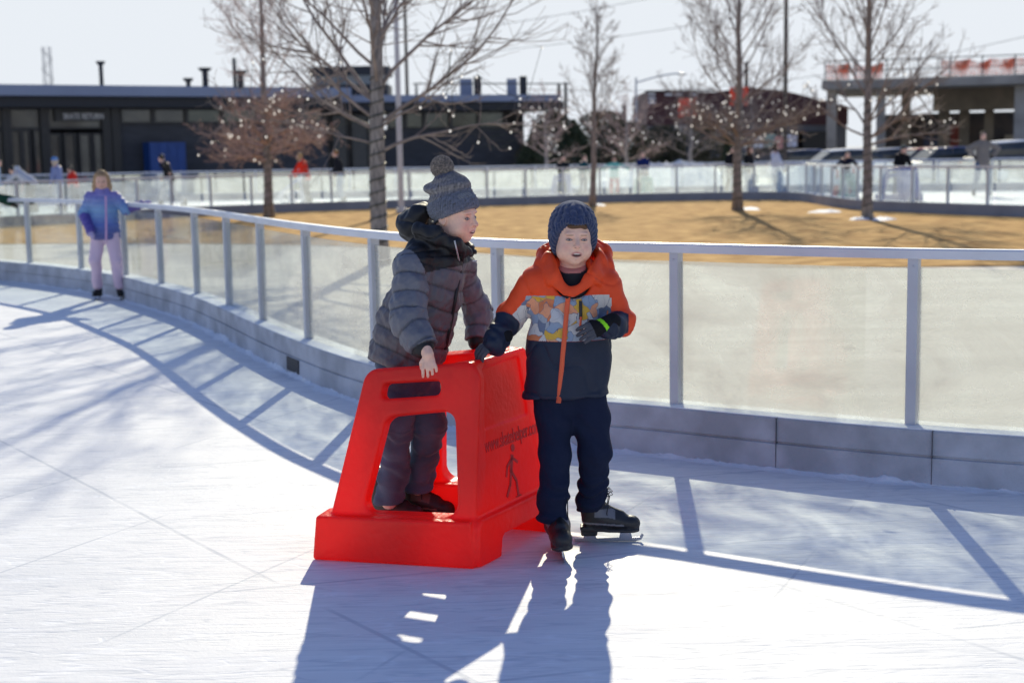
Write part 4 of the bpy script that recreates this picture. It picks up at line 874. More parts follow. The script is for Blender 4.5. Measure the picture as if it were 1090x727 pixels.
    S=SDF(pc-.07,pc+.07,.004); S.ell(pc,(.040,.040,.037)); Vp,Qp=S.mesh(); Np=vnorm(Vp,Qp)
    mk('pompom',Vp,Qp,M_fuzz,hat,{'dye':np.clip(np.array((.20,.17,.15))*(1+.6*wob(Vp,70,3))[:,None],.01,1)})
    for i in range(1500):
        d=r_.normal(size=3); d/=np.linalg.norm(d); d2=d+r_.normal(size=3)*.25; p0=pc+d*.034; p1=pc+d2/np.linalg.norm(d2)*(.046+.004*r_.random()); m.tube([p0,p1],[.0024,.0016],4,cap=True)
    m.build('yarn_ends',M_yarn,hat)
    return base
M_yarn=mat('pompom_yarn',(.16,.14,.135),.95,col2=(.42,.36,.30),vscale=120)
grey_boy()
# ================================================================== other skaters
SKINS=[np.array((.70,.43,.32)),np.array((.50,.28,.19)),np.array((.42,.23,.15))]
def skate_low(parent,p,d,sc,col=(.02,.02,.022)):
    S_=[ (V3(.07,0,.075),V3(-.04,0,.09),.038,.045),(V3(-.06,0,.09),V3(-.065,0,.2),.045,.048)]
    d=V3(d[0],d[1],0); d/=np.linalg.norm(d); l=V3(-d[1],d[0],0); R=np.stack([d,l,V3(0,0,1)],1); W=lambda q: np.asarray(q,float)*sc@R.T+np.asarray(p,float)
    m=MB()
    m.ball((.072,0,.088),(.062,.040,.034),10,6); m.tube([(.05,0,.085),(-.06,0,.095)],[.037,.042],8); m.tube([(-.062,0,.07),(-.066,0,.24)],[.043,.048],9); m.box((.01,0,.058),(.235,.06,.016)); m.box((-.075,0,.05),(.065,.05,.03)); m.v=[W(v) for v in m.v]
    o=m.build('ice_skate',mat_of(col),parent,smooth=True)
    b=MB().prism(BL,(0,0,0),(1,0,0),(0,0,1),.005); b.v=[W(v) for v in b.v]; b.build('blade',M_blade,parent if False else o); return o
_mc={}
def mat_of(col,rough=.75):
    k=(tuple(col),rough)
    if k not in _mc: _mc[k]=mat('cloth_dye',col,rough,var=.12,vscale=14,bump=.2,bscale=120)
    return _mc[k]
def skater(label,pos,h=1.7,yaw=math.pi,lean=.12,jacket=(.1,.1,.1),trousers=(.05,.07,.12),hair=None,hat=None,skin=0,armR=None,armL=None,step=.12,stride=0.,res=.021,hres=.011,long_hair=False,hood=None,jlen=.0,quilt=0,jfn=None,gloves=None,group=None,knee=.06,bulk=1.,headyaw=0.,boots=(.02,.02,.022),jres=None,face=False,hpitch=0.,mouth=.2,hairlen=.28):
    k=h/1.78; base=empty('person',(float(pos[0]),float(pos[1]),0),label=label,cat='person',group=group); o=V3(pos[0],pos[1],0)
    f=V3(math.sin(yaw),math.cos(yaw),0); l=np.cross((0,0,1),f); B=np.stack([l,f,V3(0,0,1)],1); W=lambda x,y,z: o+B@(V3(x,y,z)*k)
    ls=math.sin(lean); lc=math.cos(lean); hz=.97-.04*abs(knee)*4
    up=lambda x,y,d: W(x,y*lc+d*ls-.04*0,hz+d*lc-y*ls)
    J=dict(pel=up(0,0,0),chest=up(0,0,.33),neck=up(0,.0,.53)); hd=up(0,.035,.665)
    for s_,nm in((-1,'R'),(1,'L')):
        J['sh'+nm]=up(.165*s_,0,.455); a=armR if s_<0 else armL
        if a is None: a=[(.25*s_,.05,.20),(.22*s_,.17,-.02)]
        J['el'+nm]=up(*a[0]); J['wr'+nm]=up(*a[1]); J['hn'+nm]=J['wr'+nm]+(J['wr'+nm]-J['el'+nm])/np.linalg.norm(J['wr'+nm]-J['el'+nm])*.09*k
        fo=stride*s_; J['hp'+nm]=W(.09*s_,0,hz-.05); J['kn'+nm]=W(.10*s_+step*.3*s_,knee+fo*.5,.54); J['an'+nm]=W(.09*s_+step*s_*.5,-.02+fo-(.0),.17+(.05 if fo<-.1 else 0))
    R=frame(yaw+headyaw,-lean*.25+hpitch,0)
    allp=np.array(list(J.values())+[hd]); lo=allp.min(0)-.24*k;hi=allp.max(0)+.24*k; lo[2]=.10*k
    hs=1.0*k**.5
    S=SDF(lo,hi,res,fine=[(hd-.13,hd+.13,hres)]); head_sdf(S,hd,R,hs,fine=face,mouth=mouth); S.cone(hd-V3(0,0,.06*k),J['neck'],.05*k,.055*k,.03)
    S.chain([J['neck'],J['chest'],J['pel']],[.08*k,.125*k,.12*k],.04,flat=(f,.7))
    for nm in('R','L'):
        S.chain([J['neck']-V3(0,0,.05*k),J['sh'+nm],J['el'+nm],J['wr'+nm]],[.06*k,.055*k,.04*k,.030*k],.02); S.cone(J['wr'+nm],J['hn'+nm],.034*k,.026*k,.02)
        dd=(J['hn'+nm]-J['wr'+nm]); th=np.cross(dd,(0,0,1)); th=th/(np.linalg.norm(th)+1e-6); S.cone(J['wr'+nm]+dd*.2,J['wr'+nm]+dd*.6+th*.045*k,.016*k,.013*k,.01)
        S.chain([J['pel'],J['hp'+nm],J['kn'+nm],J['an'+nm]],[.09*k,.085*k,.058*k,.04*k],.03)
    V,Q=S.mesh(); sk=SKINS[skin]; C=face_dye_shade(V,hd,R,hs,sk,squint=.4,mouth=mouth); mk('body',V,Q,M_skin,base,{'dye':C})
    # jacket
    jr=jres or res; S=SDF(lo,hi,jr); b=bulk
    S.chain([J['neck']-V3(0,0,.03),up(0,0,.40),J['chest'],J['pel'],up(0,0,-.12-jlen)],[.085*k*b,.135*k*b,.158*k*b,.168*k*b,(.178+.12*jlen)*k*b],.03,flat=(f,.72))
    for nm in('R','L'): S.chain([up(0,0,.43),J['sh'+nm]-V3(0,0,.02),J['el'+nm],J['wr'+nm]],[.085*k*b,.070*k*b,.060*k*b,.048*k*b],.025)
    S.chain([up(-.06,.03,.53),up(0,.07,.52),up(.06,.03,.53),up(.0,-.05,.55),up(-.06,.03,.53)],[.035*k]*5,.02)
    if hood: S.ell(up(0,-.09,.56),(.11*k,.08*k,.09*k),k=.03)
    cz=up(0,0,-.14-jlen)[2]; S.fn(lambda X,Y,Z:(Z-cz)+0*X+0*Y,hi=(hi[0],hi[1],cz+.05),k=.01,op='sub')
    V,Q=S.mesh(); V=smooth_v(V,Q,1,.4); N=vnorm(V,Q); bi,bs=seg_s(V,[([J['neck'],J['pel']],.15*k),([J['shR'],J['elR'],J['wrR']],.065*k),([J['shL'],J['elL'],J['wrL']],.065*k)])
    d=.006*wob(V,3,2)
    if quilt: d=d+.012*(np.abs(np.sin(math.pi*bs/quilt))**.5-.6)
    V=V+N*d[:,None]; C=jfn(V,bi,bs,J) if jfn else np.tile(np.array(jacket),(len(V),1)); mk('jacket',V,Q,M_puff if quilt else M_cloth,base,{'dye':C})
    S=SDF(lo,hi,jr); S.cone(J['pel'],W(0,0,hz-.07),.135*k,.13*k,.03,flat=(f,.75))
    for nm in('R','L'): S.chain([J['hp'+nm],J['kn'+nm],J['an'+nm]+V3(0,0,.02)],[.105*k,.078*k,.066*k],.02)
    V,Q=S.mesh(); V=smooth_v(V,Q,1,.4); N=vnorm(V,Q); V=V+N*(.007*wob(V,4,3))[:,None]; mk('trousers',V,Q,M_cloth,base,{'dye':np.tile(np.array(trousers),(len(V),1))})
    for nm,s_ in(('R',-1),('L',1)): 
        a=J['an'+nm]; skate_low(base,V3(a[0],a[1],max(0,a[2]-.17*k)),f+l*.15*s_,k**.5*1.02,boots)
        if gloves is not None:
            S=SDF(J['wr'+nm]-.15,J['wr'+nm]+.15,max(.009,jr*.6)); S.cone(J['wr'+nm]-(J['hn'+nm]-J['wr'+nm])*.1,J['hn'+nm],.042*k,.034*k,.02); dd=(J['hn'+nm]-J['wr'+nm]); th=np.cross(dd,(0,0,1)); th=th/(np.linalg.norm(th)+1e-6); S.cone(J['wr'+nm]+dd*.2,J['wr'+nm]+dd*.7+th*.05*k,.022*k,.018*k,.01); V,Q=S.mesh(); mk('glove',V,Q,M_cloth,base,{'dye':np.tile(np.array(gloves),(len(V),1))})
    g=lambda x,y,z: hd+R@(V3(x,y,z)*hs)
    if hair is not None:
        S=SDF(hd-.3-(hairlen if long_hair else 0)*V3(.0,.0,1),hd+.2,min(.012,hres*1.3)); S.ell(g(0,-.018,.035),(.085*hs,.098*hs,.092*hs),R,.01)
        def cut(X,Y,Z): X=X-hd[0];Y=Y-hd[1];Z=Z-hd[2]; y=(X*R[0,1]+Y*R[1,1]+Z*R[2,1])/hs; z=(X*R[0,2]+Y*R[1,2]+Z*R[2,2])/hs; return z-(-.05+1.5*np.clip(y+.02,0,.075))
        S.fn(cut,k=.008,op='sub')
        if long_hair:
            for s_ in(-1,0,1): S.chain([g(.05*s_,-.04,.03),g(.07*s_,-.06+.04*abs(s_),-.08),g(.075*s_,-.07+.08*abs(s_),-.08-hairlen*.8)],[.045*hs,.045*hs,.028*hs],.02)
        V,Q=S.mesh(); N=vnorm(V,Q); V=V+N*(.004*np.sin(np.arctan2(V[:,0]-hd[0],V[:,1]-hd[1])*30))[:,None]; mk('hair',V,Q,M_hair,base,{'dye':np.tile(np.array(hair),(len(V),1))*(1+.25*wob(V,25,2))[:,None].clip(.3,2)})
    if hat is not None:
        S=SDF(hd-.18,hd+.24,min(.011,hres)); S.ell(g(0,-.01,.05),(.092*hs,.105*hs,.095*hs),R,.01); S.ell(g(0,-.01,.04),(.098*hs,.110*hs,.05*hs),R,.01)
        def cut2(X,Y,Z): X=X-hd[0];Y=Y-hd[1];Z=Z-hd[2]; y=(X*R[0,1]+Y*R[1,1]+Z*R[2,1])/hs; z=(X*R[0,2]+Y*R[1,2]+Z*R[2,2])/hs; return z-(.012+.32*y)
        S.fn(cut2,k=.008,op='sub'); V,Q=S.mesh(); mk('knitted_hat',V,Q,M_knit,base,{'dye':np.tile(np.array(hat),(len(V),1))})
    return base
def gp(px,Y): q=P(px,250,Y); return (float(q[0]),float(Y))
# girl in the blue and purple quilted jacket, holding the rail
def girl_jacket(V,bi,bs,J):
    z=(V[:,2]-.60)/.62; t=np.clip(z,0,1); C=np.zeros((len(V),3)); A=np.array((.055,.03,.20)); Bc=np.array((.045,.13,.50)); D=np.array((.16,.36,.66)); E_=np.array((.16,.14,.50))
    for i in range(3): C[:,i]=np.interp(t,[0,.25,.45,.70,1.],[A[i],(A[i]+Bc[i])/2,Bc[i],D[i],E_[i]])*.8+.06
    ar=bi>0; m=ar&(bs>.24); C[m]=np.array((.10,.08,.34)); return C
gz=skater('small girl in blue and purple quilted jacket and lilac leggings holding the rail',gp(112,16.35),h=1.50,yaw=math.pi-.12,lean=.05,trousers=(.70,.54,.66),hair=(.40,.26,.14),long_hair=True,hairlen=.14,
   armR=[(-.27,.0,.22),(-.17,.16,.0)],armL=[(.31,.06,.27),(.53,.08,.335)],res=.012,hres=.005,jres=.008,quilt=.062,jfn=girl_jacket,gloves=(.50,.42,.62),face=True,bulk=1.12,knee=.07,hpitch=-.22,headyaw=-.1,mouth=.25,step=.14,stride=.06,boots=(.012,.012,.013))
strip_pts=[(115,215),(116,235),(116,258)]
MB().tube([P(112.5,209,16.12),P(113,232,16.03),P(113,256,16.02)],.012,6).build('zip',mat('pink_zip',(.55,.33,.55),.7),gz)
skater('person in dark green jacket reaching one arm along the rail at the left edge',gp(-27,19.3),h=1.55,yaw=math.pi/2,lean=.05,jacket=(.012,.05,.035),hair=(.05,.03,.02),armR=[(-.12,.40,.36),(-.05,.84,.30)],armL=[(.15,.32,.33),(.10,.55,.25)],gloves=(.015,.015,.015),res=.018)
far=[
 dict(label='person in light blue coat at the very left beyond the fence',pos=gp(-1,43),h=1.72,yaw=1.3,jacket=(.30,.38,.50),hair=(.03,.025,.02)),
 dict(label='person in pale grey hooded jacket bending far forward at the left',pos=gp(36,44),h=1.8,yaw=-1.45,lean=.95,jacket=(.50,.52,.56),trousers=(.03,.03,.035),hair=(.02,.02,.02),hood=1,armR=[(-.2,.18,.30),(-.1,.35,.15)],armL=[(.2,.25,.50),(.15,.45,.62)]),
 dict(label='skater with bright blue hat and long pale hair in patterned blue jacket',pos=gp(66,44),h=1.74,yaw=-1.3,jacket=(.20,.24,.42),trousers=(.25,.27,.33),hat=(.02,.20,.55),hair=(.55,.45,.33),long_hair=True),
 dict(label='small child in red jacket beyond the ice at the left',pos=gp(83,50),h=1.45,yaw=-1.2,lean=.3,jacket=(.55,.03,.02),trousers=(.03,.03,.04),hair=(.02,.02,.02)),
 dict(label='skater in black sweatshirt and grey trousers striding left before the blue lockers',pos=gp(184,46),h=1.84,yaw=-1.25,lean=.38,jacket=(.012,.012,.014),trousers=(.33,.33,.34),hair=(.025,.02,.018),stride=.34,knee=.12,armR=[(-.24,.12,.22),(-.1,.3,.12)],armL=[(.3,-.12,.28),(.34,-.22,.1)]),
 dict(label='woman in red jacket with blond hair leaning on a white skating frame',pos=gp(328,47),h=1.78,yaw=-1.25,lean=.28,jacket=(.72,.035,.015),trousers=(.06,.055,.06),hair=(.45,.27,.10),long_hair=True,hairlen=.2,armR=[(-.2,.2,.25),(-.15,.45,.14)],armL=[(.2,.22,.25),(.15,.48,.14)]),
 dict(label='person in black jacket and pale jeans with ginger hair skating left',pos=gp(365,47.5),h=1.84,yaw=-1.5,lean=.2,jacket=(.014,.014,.018),trousers=(.26,.33,.42),hair=(.25,.11,.04),armR=[(-.22,.15,.2),(-.1,.35,.12)]),
 dict(label='child in dark coat pushing a blue skating aid on the far ice',pos=gp(599,48.5),h=1.55,yaw=math.pi-.2,lean=.35,jacket=(.015,.02,.025),hair=(.015,.012,.01),armR=[(-.2,.15,.25),(-.18,.35,.12)],armL=[(.2,.15,.25),(.18,.35,.12)]),
 dict(label='small child in dark teal coat at the outer fence behind the ice',pos=gp(621,51),h=1.5,yaw=2.4,jacket=(.01,.06,.08),hair=(.02,.02,.02)),
 dict(label='girl in turquoise jacket and red trousers with both arms spread wide',pos=gp(654.5,49.5),h=1.42,yaw=math.pi,lean=.02,jacket=(.16,.50,.44),trousers=(.50,.05,.09),hair=(.14,.09,.06),armR=[(-.40,.02,.36),(-.62,.02,.26)],armL=[(.40,.02,.36),(.62,.02,.26)],skin=1,bulk=1.15),
 dict(label='child in navy jacket behind a pale green skating aid',pos=gp(686,49.5),h=1.62,yaw=math.pi+.3,lean=.3,jacket=(.01,.02,.11),trousers=(.03,.04,.08),hair=(.2,.13,.1),armR=[(-.2,.15,.25),(-.18,.35,.12)],armL=[(.2,.15,.25),(.18,.35,.12)]),
 dict(label='person all in black standing behind the tree trunk beyond the fence',pos=gp(777.5,50),h=1.72,yaw=2.6,jacket=(.01,.01,.012),trousers=(.01,.01,.012),hair=(.01,.01,.01)),
 dict(label='woman in black jacket with long brown hair beside the tree on the ice',pos=gp(795,46),h=1.70,yaw=2.2,jacket=(.012,.012,.014),trousers=(.16,.22,.30),hair=(.12,.05,.025),long_hair=True,bulk=1.1),
 dict(label='woman in white jacket and blue jeans with black hair skating upright',pos=gp(825.5,45.5),h=1.76,yaw=1.3,lean=-.08,jacket=(.55,.57,.68),trousers=(.08,.17,.30),hair=(.02,.012,.012),long_hair=True,hairlen=.05),
 dict(label='person in black bending over the pale green skating aid between orange cones',pos=gp(899,44.5),h=1.55,yaw=math.pi,lean=.45,jacket=(.01,.012,.03),trousers=(.02,.02,.03),hair=(.01,.01,.012),armR=[(-.32,.08,.32),(-.42,.15,.20)],armL=[(.32,.08,.32),(.42,.15,.20)]),
 dict(label='skater in black jacket and cap pushing a wide blue skating aid',pos=gp(956,41.8),h=1.66,yaw=math.pi-.3,lean=.3,jacket=(.01,.01,.012),trousers=(.03,.04,.07),hat=(.03,.05,.05),hair=(.02,.02,.02),armR=[(-.25,.12,.25),(-.2,.32,.12)],armL=[(.25,.12,.25),(.2,.32,.12)],bulk=1.1),
 dict(label='tall man in taupe coat and jeans with arms held out from his sides',pos=gp(1044,44),h=2.02,yaw=math.pi-.1,lean=-.05,jacket=(.20,.18,.165),trousers=(.07,.12,.20),hair=(.05,.035,.03),armR=[(-.42,.03,.32),(-.28,.05,.14)],armL=[(.42,.03,.32),(.28,.05,.14)],gloves=(.01,.01,.01),bulk=1.12,step=.25),
]
for d in far: skater(**d)
# far skating aids share the red one's moulded shape
def plain(name,col): return mat(name,col,.4,spec=.4,trans=.12)
def aid_copy(pos,rz,m,label,sc=1.):
    o=empty('skating_aid',(pos[0],pos[1],0),rz,label=label,cat='skating aid',group='skating aids out on the far ice'); o.scale=(sc,)*3
    b=aidbody.copy(); COL.objects.link(b); b.parent=o; b.location=(0,0,0); b.material_slots[0].link='OBJECT'; b.material_slots[0].material=m; return o
M_blue=plain('blue_moulded_plastic',(.006,.045,.32)); M_green=plain('pale_green_plastic',(.22,.50,.38))
q=gp(598,47.9); aid_copy(q,.3,M_blue,'blue skating aid pushed by the child in the dark coat',1.1)
q=gp(686,48.8); aid_copy(q,.9,M_green,'pale green skating aid in front of the child in navy',.9)
q=gp(899,43.8); aid_copy(q,.6,M_green,'pale green skating aid between two orange cones',1.)
q=gp(956,41.1); aid_copy(q,-.5,M_blue,'blue skating aid pushed by the skater in black jacket and cap',1.25)
# white tubular frame pushed by the woman in red
q=gp(312,46.6); fr=empty('skating_walker',(q[0],q[1],0),label='white tubular skating frame pushed by the woman in red',cat='skating frame')
M_white=mat('white_enamel',(.78,.79,.8),.4)
m=MB()
for s_ in(-.28,.28):
    m.tube([(q[0]+.38,q[1]+s_,.95),(q[0]+.3,q[1]+s_,.9),(q[0]-.3,q[1]+s_,.45),(q[0]-.55,q[1]+s_,.05),(q[0]+.5,q[1]+s_,.05),(q[0]+.3,q[1]+s_,.9)],.035,6)
    for cx_,r in((.2,.2),(-.2,.17)):
        m.tube([(q[0]+cx_+r*math.cos(a),q[1]+s_,.27+r*math.sin(a)) for a in np.linspace(0,2*math.pi,13)],.03,5)
m.build('side_tubes',M_white,fr)
m=MB()
for x,z in((.36,.94),(-.3,.45),(.0,.67),(.5,.05),(-.5,.05)): m.tube([(q[0]+x,q[1]-.28,z),(q[0]+x,q[1]+.28,z)],.03,6)
m.build('cross_bars',M_white,fr)
M_orange=mat('cone_orange',(.75,.10,.02),.6)
def cone(px,Y,label):
    q=gp(px,Y); o=empty('traffic_cone',(q[0],q[1],0),label=label,cat='traffic cone',group='traffic cones on the far ice')
    MB().box((q[0],q[1],.02),(.38,.38,.04)).build('base',M_black,o); MB().tube([(q[0],q[1],.04),(q[0],q[1],.92)],[.15,.035],12).build('cone_body',M_orange,o)
    MB().tube([(q[0],q[1],.42),(q[0],q[1],.62)],[.109,.083],12,cap=False).build('white_band',M_white,o)
cone(890.5,44.,'orange cone with white band left of the green skating aid'); cone(907.5,44.,'orange cone with white band right of the green skating aid')
# ================================================================== trees
def tree(px,Y,Ht,label,seed,r0=.13,bf=.30,minr=.0045,z0=1.7,spread=2.2,n1=34,dense=0,side=None,lowband=None,m=None,upang=.62,narrow=1.,limbs=()):
    q=gp(px,Y); o=empty('bare_tree',(q[0],q[1],0),label=label,cat='tree'); r=np.random.default_rng(seed); T=MB(); Bm=MB(); tips=[]
    zs=np.linspace(0,Ht,15); wv=np.cumsum(r.normal(0,.018,(15,2)),axis=0)*np.linspace(0,1,15)[:,None]**.5
    tr=[V3(q[0]+wv[i,0],q[1]+wv[i,1],z) for i,z in enumerate(zs)]; rad=[r0*(1.25 if i==0 else 1)*(1-.88*(z/Ht))**.9 for i,z in enumerate(zs)]
    T.tube(tr,rad,9); 
    for a in np.linspace(0,6.28,6)[:-1]: T.tube([tr[0]+V3(.0,0,.22),tr[0]+V3(math.cos(a)*r0*1.2,math.sin(a)*r0*1.2,.02)],[r0*.7,r0*.25],5)
    tp=lambda z: V3(np.interp(z,zs,[t[0] for t in tr]),np.interp(z,zs,[t[1] for t in tr]),z); tr_r=lambda z: np.interp(z,zs,rad)
    def grow(p,d,L,rr,lev,curve):
        n=8 if lev==1 else 5 if lev==2 else 3; pts=[p]; ds=[]
        for i in range(n):
            d=d+V3(*(r.normal(0,[0,.10,.13,.2][lev],3)))+V3(0,0,curve/n); d/=np.linalg.norm(d); p=p+d*L/n; pts.append(p); ds.append(d)
        rs=[max(rr*(1-.85*i/n),minr) for i in range(n+1)]; Bm.tube(pts,rs,{1:6,2:4,3:3}[lev],cap=False)
        if lev==3 or (lev==2 and r.random()<.5): tips.append(pts[-1])
        if lev<3:
            k=int({1:10,2:5}[lev]*(1+dense*.8)*max(.4,L/1.5 if lev==1 else 1)); 
            for j in range(k):
                t=r.uniform(.2,1.0); i=min(int(t*n),n-1); b=pts[i]+(pts[i+1]-pts[i])*(t*n-i); dd=ds[i]+V3(*r.normal(0,.55,3)); dd/=np.linalg.norm(dd); grow(b,dd,L*r.uniform(.28,.5)*(1.15-t*.5),rs[i]*.55,lev+1,.35)
    for i in range(n1):
        t=(i+r.random())/n1; z=z0+(Ht*.97-z0)*t**.92; a=i*2.4+r.normal(0,.3); el=upang+.45*t+r.normal(0,.1); L=spread*(1-.55*t)*r.uniform(.75,1.15)*narrow
        grow(tp(z),V3(math.cos(a)*math.cos(el),math.sin(a)*math.cos(el),math.sin(el)),L,tr_r(z)*bf,1,.35)
    if lowband:
        zl,zh,sp,n_=lowband
        for i in range(n_):
            z=r.uniform(zl,zl+(zh-zl)*.55); a=i*2.4+r.normal(0,.3); el=r.uniform(-.05,.5); grow(tp(z),V3(math.cos(a)*math.cos(el),math.sin(a)*math.cos(el),math.sin(el)),sp*r.uniform(.7,1.1),tr_r(z)*.32,1,.12)
    for (z,dx,dy,dz,L,rr) in limbs:
        d=V3(dx,dy,dz); d/=np.linalg.norm(d); grow(tp(z),d,L,rr,1,.22)
    T.build('trunk',M_bark,o,smooth=True); Bm.build('crown',m or M_twig,o,smooth=True); return o,tips,(q,tp,tr_r)
M_bulb=mat('bulb_glass',(.85,.85,.82),.2,emit=.7,emcol=(1,.93,.8)); M_wire=mat('bulb_wire',(.02,.03,.02),.6)
bulb_mesh=None
def string_lights(o,tips,info,label,n,zl,zh,seed,size=.042,wrap=True):
    global bulb_mesh
    q,tp,trr=info; r=np.random.default_rng(seed); e=empty('string_lights',(q[0],q[1],zl),label=label,cat='string lights'); t=[p for p in tips if zl<p[2]<zh]; idx=r.permutation(len(t))[:n]; ch=[t[i] for i in idx]
    w_=MB()
    if wrap:
        zz=np.linspace(.15,zh*.85,150); w_.tube([tp(z)+V3(math.cos(z*34),math.sin(z*34),0)*(trr(z)*1.04+.006) for z in zz],.009,4)
    ang=sorted(ch,key=lambda p: math.atan2(p[1]-q[1],p[0]-q[0])); 
    for a,b in zip(ang[:-1],ang[1:]):
        mid=(a+b)/2-V3(0,0,.12*np.linalg.norm(a-b)); w_.tube([a+V3(0,0,.04),mid,b+V3(0,0,.04)],.004,3,cap=False)
    w_.build('cable',M_wire,e)
    for p in ch:
        if bulb_mesh is None:
            m=MB().ball((0,0,0),(.03,.03,.038),8,6); b=m.build('bulb',M_bulb,e,rel=False,smooth=True); bulb_mesh=b.data
        else: b=bpy.data.objects.new('bulb',bulb_mesh); COL.objects.link(b); b.parent=e
        b.location=(float(p[0]-q[0]),float(p[1]-q[1]),float(p[2]-zl)); b.scale=(size/.055,)*3
t1=tree(403,21.,7.2,'tall bare tree with thick wrapped trunk behind the boy in grey',11,r0=.135,z0=1.9,spread=3.3,n1=26,upang=.62,minr=.0032,
  limbs=[(1.95,-1,.1,.42,2.7,.030),(2.1,-1,-.3,.55,2.6,.028),(2.0,-.8,.5,.18,2.3,.024),(1.62,1,.0,.45,2.3,.030),(1.95,.8,-.4,.6,1.9,.024),(2.3,-.7,.2,1.2,3.2,.036),(2.5,.7,.2,1.3,3.0,.036),(1.75,-1,-.2,.12,2.3,.02)])
string_lights(*t1,'string of white bulbs wound through the tall tree behind the boy in grey',34,1.5,3.2,1,.026)
t2=tree(287,38.,7.2,'bare tree with a low band of dense brown twigs left of the tall tree',12,r0=.13,z0=3.0,spread=2.3,n1=26,dense=.0,bf=.24,upang=.8,lowband=(1.55,3.6,1.75,46),m=M_twigred)
string_lights(*t2,'string of white bulbs in the low dense brown tree at the left',60,1.3,3.4,2,.042)
t3=tree(631,41.5,5.6,'slender bare tree directly above the boy in orange',13,r0=.10,z0=1.7,spread=2.0,n1=30,narrow=.85,upang=.95,bf=.25)
t4=tree(785,37.,7.0,'bare spreading tree right of the centre with bulbs in its low branches',14,r0=.13,z0=1.75,spread=2.9,n1=30,upang=.72,lowband=(1.6,2.4,1.9,15))
string_lights(*t4,'string of white bulbs in the tree right of the centre',48,1.2,3.2,4,.040)
t5=tree(923,31.5,7.0,'rightmost bare tree standing in a patch of snow on the lawn',15,r0=.115,z0=1.6,spread=2.8,n1=28,upang=.75,limbs=[(1.75,1,-.1,.32,2.6,.04),(1.6,1,.3,.25,2.3,.035),(1.8,-1,.1,.3,1.6,.03),(2.1,1,.2,.6,2.4,.028)])
string_lights(*t5,'string of white bulbs in the rightmost tree',34,1.2,3.1,5,.034)
for i,(px,Y,hh,sp,lb) in enumerate([(583,60,4.0,1.8,'low twiggy tree hung with bulbs left of the slender tree'),(668,60,3.6,2.1,'low twiggy tree hung with bulbs right of the slender tree'),(735,58,3.9,2.2,'low twiggy tree hung with bulbs before the dark red building'),(800,62,3.7,2.0,'low twiggy tree half hidden by the spreading tree')]):
    t=tree(px,Y,hh,lb,20+i,r0=.1,z0=1.1,spread=sp,n1=24,dense=.0,upang=.35,m=M_twigred if i<2 else M_twig)
    string_lights(*t,'string of white bulbs in the '+lb.replace(' hung with bulbs',''),26,1.2,3.8,30+i,.05,wrap=False)
# snow round the trunks and on the lawn edge
def patch(name,c,rx,ry,h,label,seed,m=M_snow):
    r=np.random.default_rng(seed); n=26; v=[(c[0],c[1],h)]; rings=4; ph=r.random(6)*6.28
    for j in range(1,rings+1):
        for i in range(n):
            a=2*math.pi*i/n; rr=(1+.25*math.sin(2*a+ph[0])+.18*math.sin(3*a+ph[1])+.1*math.sin(7*a+ph[2])); t=j/rings; v.append((c[0]+rx*rr*t*math.cos(a),c[1]+ry*rr*t*math.sin(a),h*(1-t**2)*(1+.2*r.normal())+(-.004 if j==rings else .002)))
    f=[(0,1+i,1+(i+1)%n) for i in range(n)]+[(1+(j-1)*n+i,1+j*n+i,1+j*n+(i+1)%n,1+(j-1)*n+(i+1)%n) for j in range(1,rings) for i in range(n)]
    o=MB().add(v,f).build(name,m,smooth=True,origin=(c[0],c[1],0)); tag(o,label,'snow',kind='stuff'); return o
for i,(px,py,rx,ry,lb) in enumerate([(797,223,.75,.9,'patch of old snow at the foot of the spreading tree'),(940,234,.6,.8,'patch of old snow at the foot of the rightmost tree'),(637,219,.45,.7,'patch of old snow at the foot of the slender tree'),(880,226,.9,.8,'snow strip along the foot of the far fence'),(915,234,.4,.5,'crumbled snow left of the rightmost trunk')]):
    g=at(px,py); patch('snow_patch',(float(g[0]),float(g[1])),rx*.5,ry*.6,.05,lb,50+i)
# ================================================================== buildings and far objects
class Face:
    """vertical wall plane from A to B (ground points, left to right seen from the rink)"""
    def __init__(s,A,B): s.A=np.array(A,float)[:2]; s.B=np.array(B,float)[:2]; s.L=np.linalg.norm(s.B-s.A); s.t=(s.B-s.A)/s.L; s.n=np.array([s.t[1],-s.t[0]]); s.ang=math.atan2(s.t[1],s.t[0])
    def u(s,px):  # where the photo column px meets this wall
        d=ray(px,170); return float(np.linalg.solve(np.array([[d[0],-s.t[0]],[d[1],-s.t[1]]]),s.A)[1])
    def z(s,px,y): p=s.A+s.t*s.u(px); return float(P(px,y,p[1])[2])
    def box(s,m,u0,u1,z0,z1,out=0,dep=.1):
        c=s.A+s.t*(u0+u1)/2+s.n*(out+dep/2*(1)); return m.box((c[0],c[1],(z0+z1)/2),(abs(u1-u0),dep,abs(z1-z0)),rz=s.ang)
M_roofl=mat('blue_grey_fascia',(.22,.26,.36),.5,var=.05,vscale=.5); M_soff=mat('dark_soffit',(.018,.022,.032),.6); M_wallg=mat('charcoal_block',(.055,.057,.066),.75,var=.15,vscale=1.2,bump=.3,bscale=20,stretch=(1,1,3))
M_win=mat('dark_window',(.03,.033,.035),.08,spec=.8,col2=(.09,.085,.07),vscale=.8); M_frame=mat('black_frame',(.012,.013,.016),.4); M_sign=mat('sign_letters',(.7,.7,.72),.5); M_bluebox=mat('blue_locker',(.012,.06,.24),.5,var=.1,vscale=2)
M_greenw=mat('green_tint_window',(.05,.065,.045),.1,spec=.8,col2=(.11,.13,.09),vscale=.7)
fa=Face(gp(-160,55),gp(352,66)); bld=empty('skate_building',(fa.A[0],fa.A[1],0),label='long low dark building with glazed doors and blue grey roof edge at the left',cat='building')
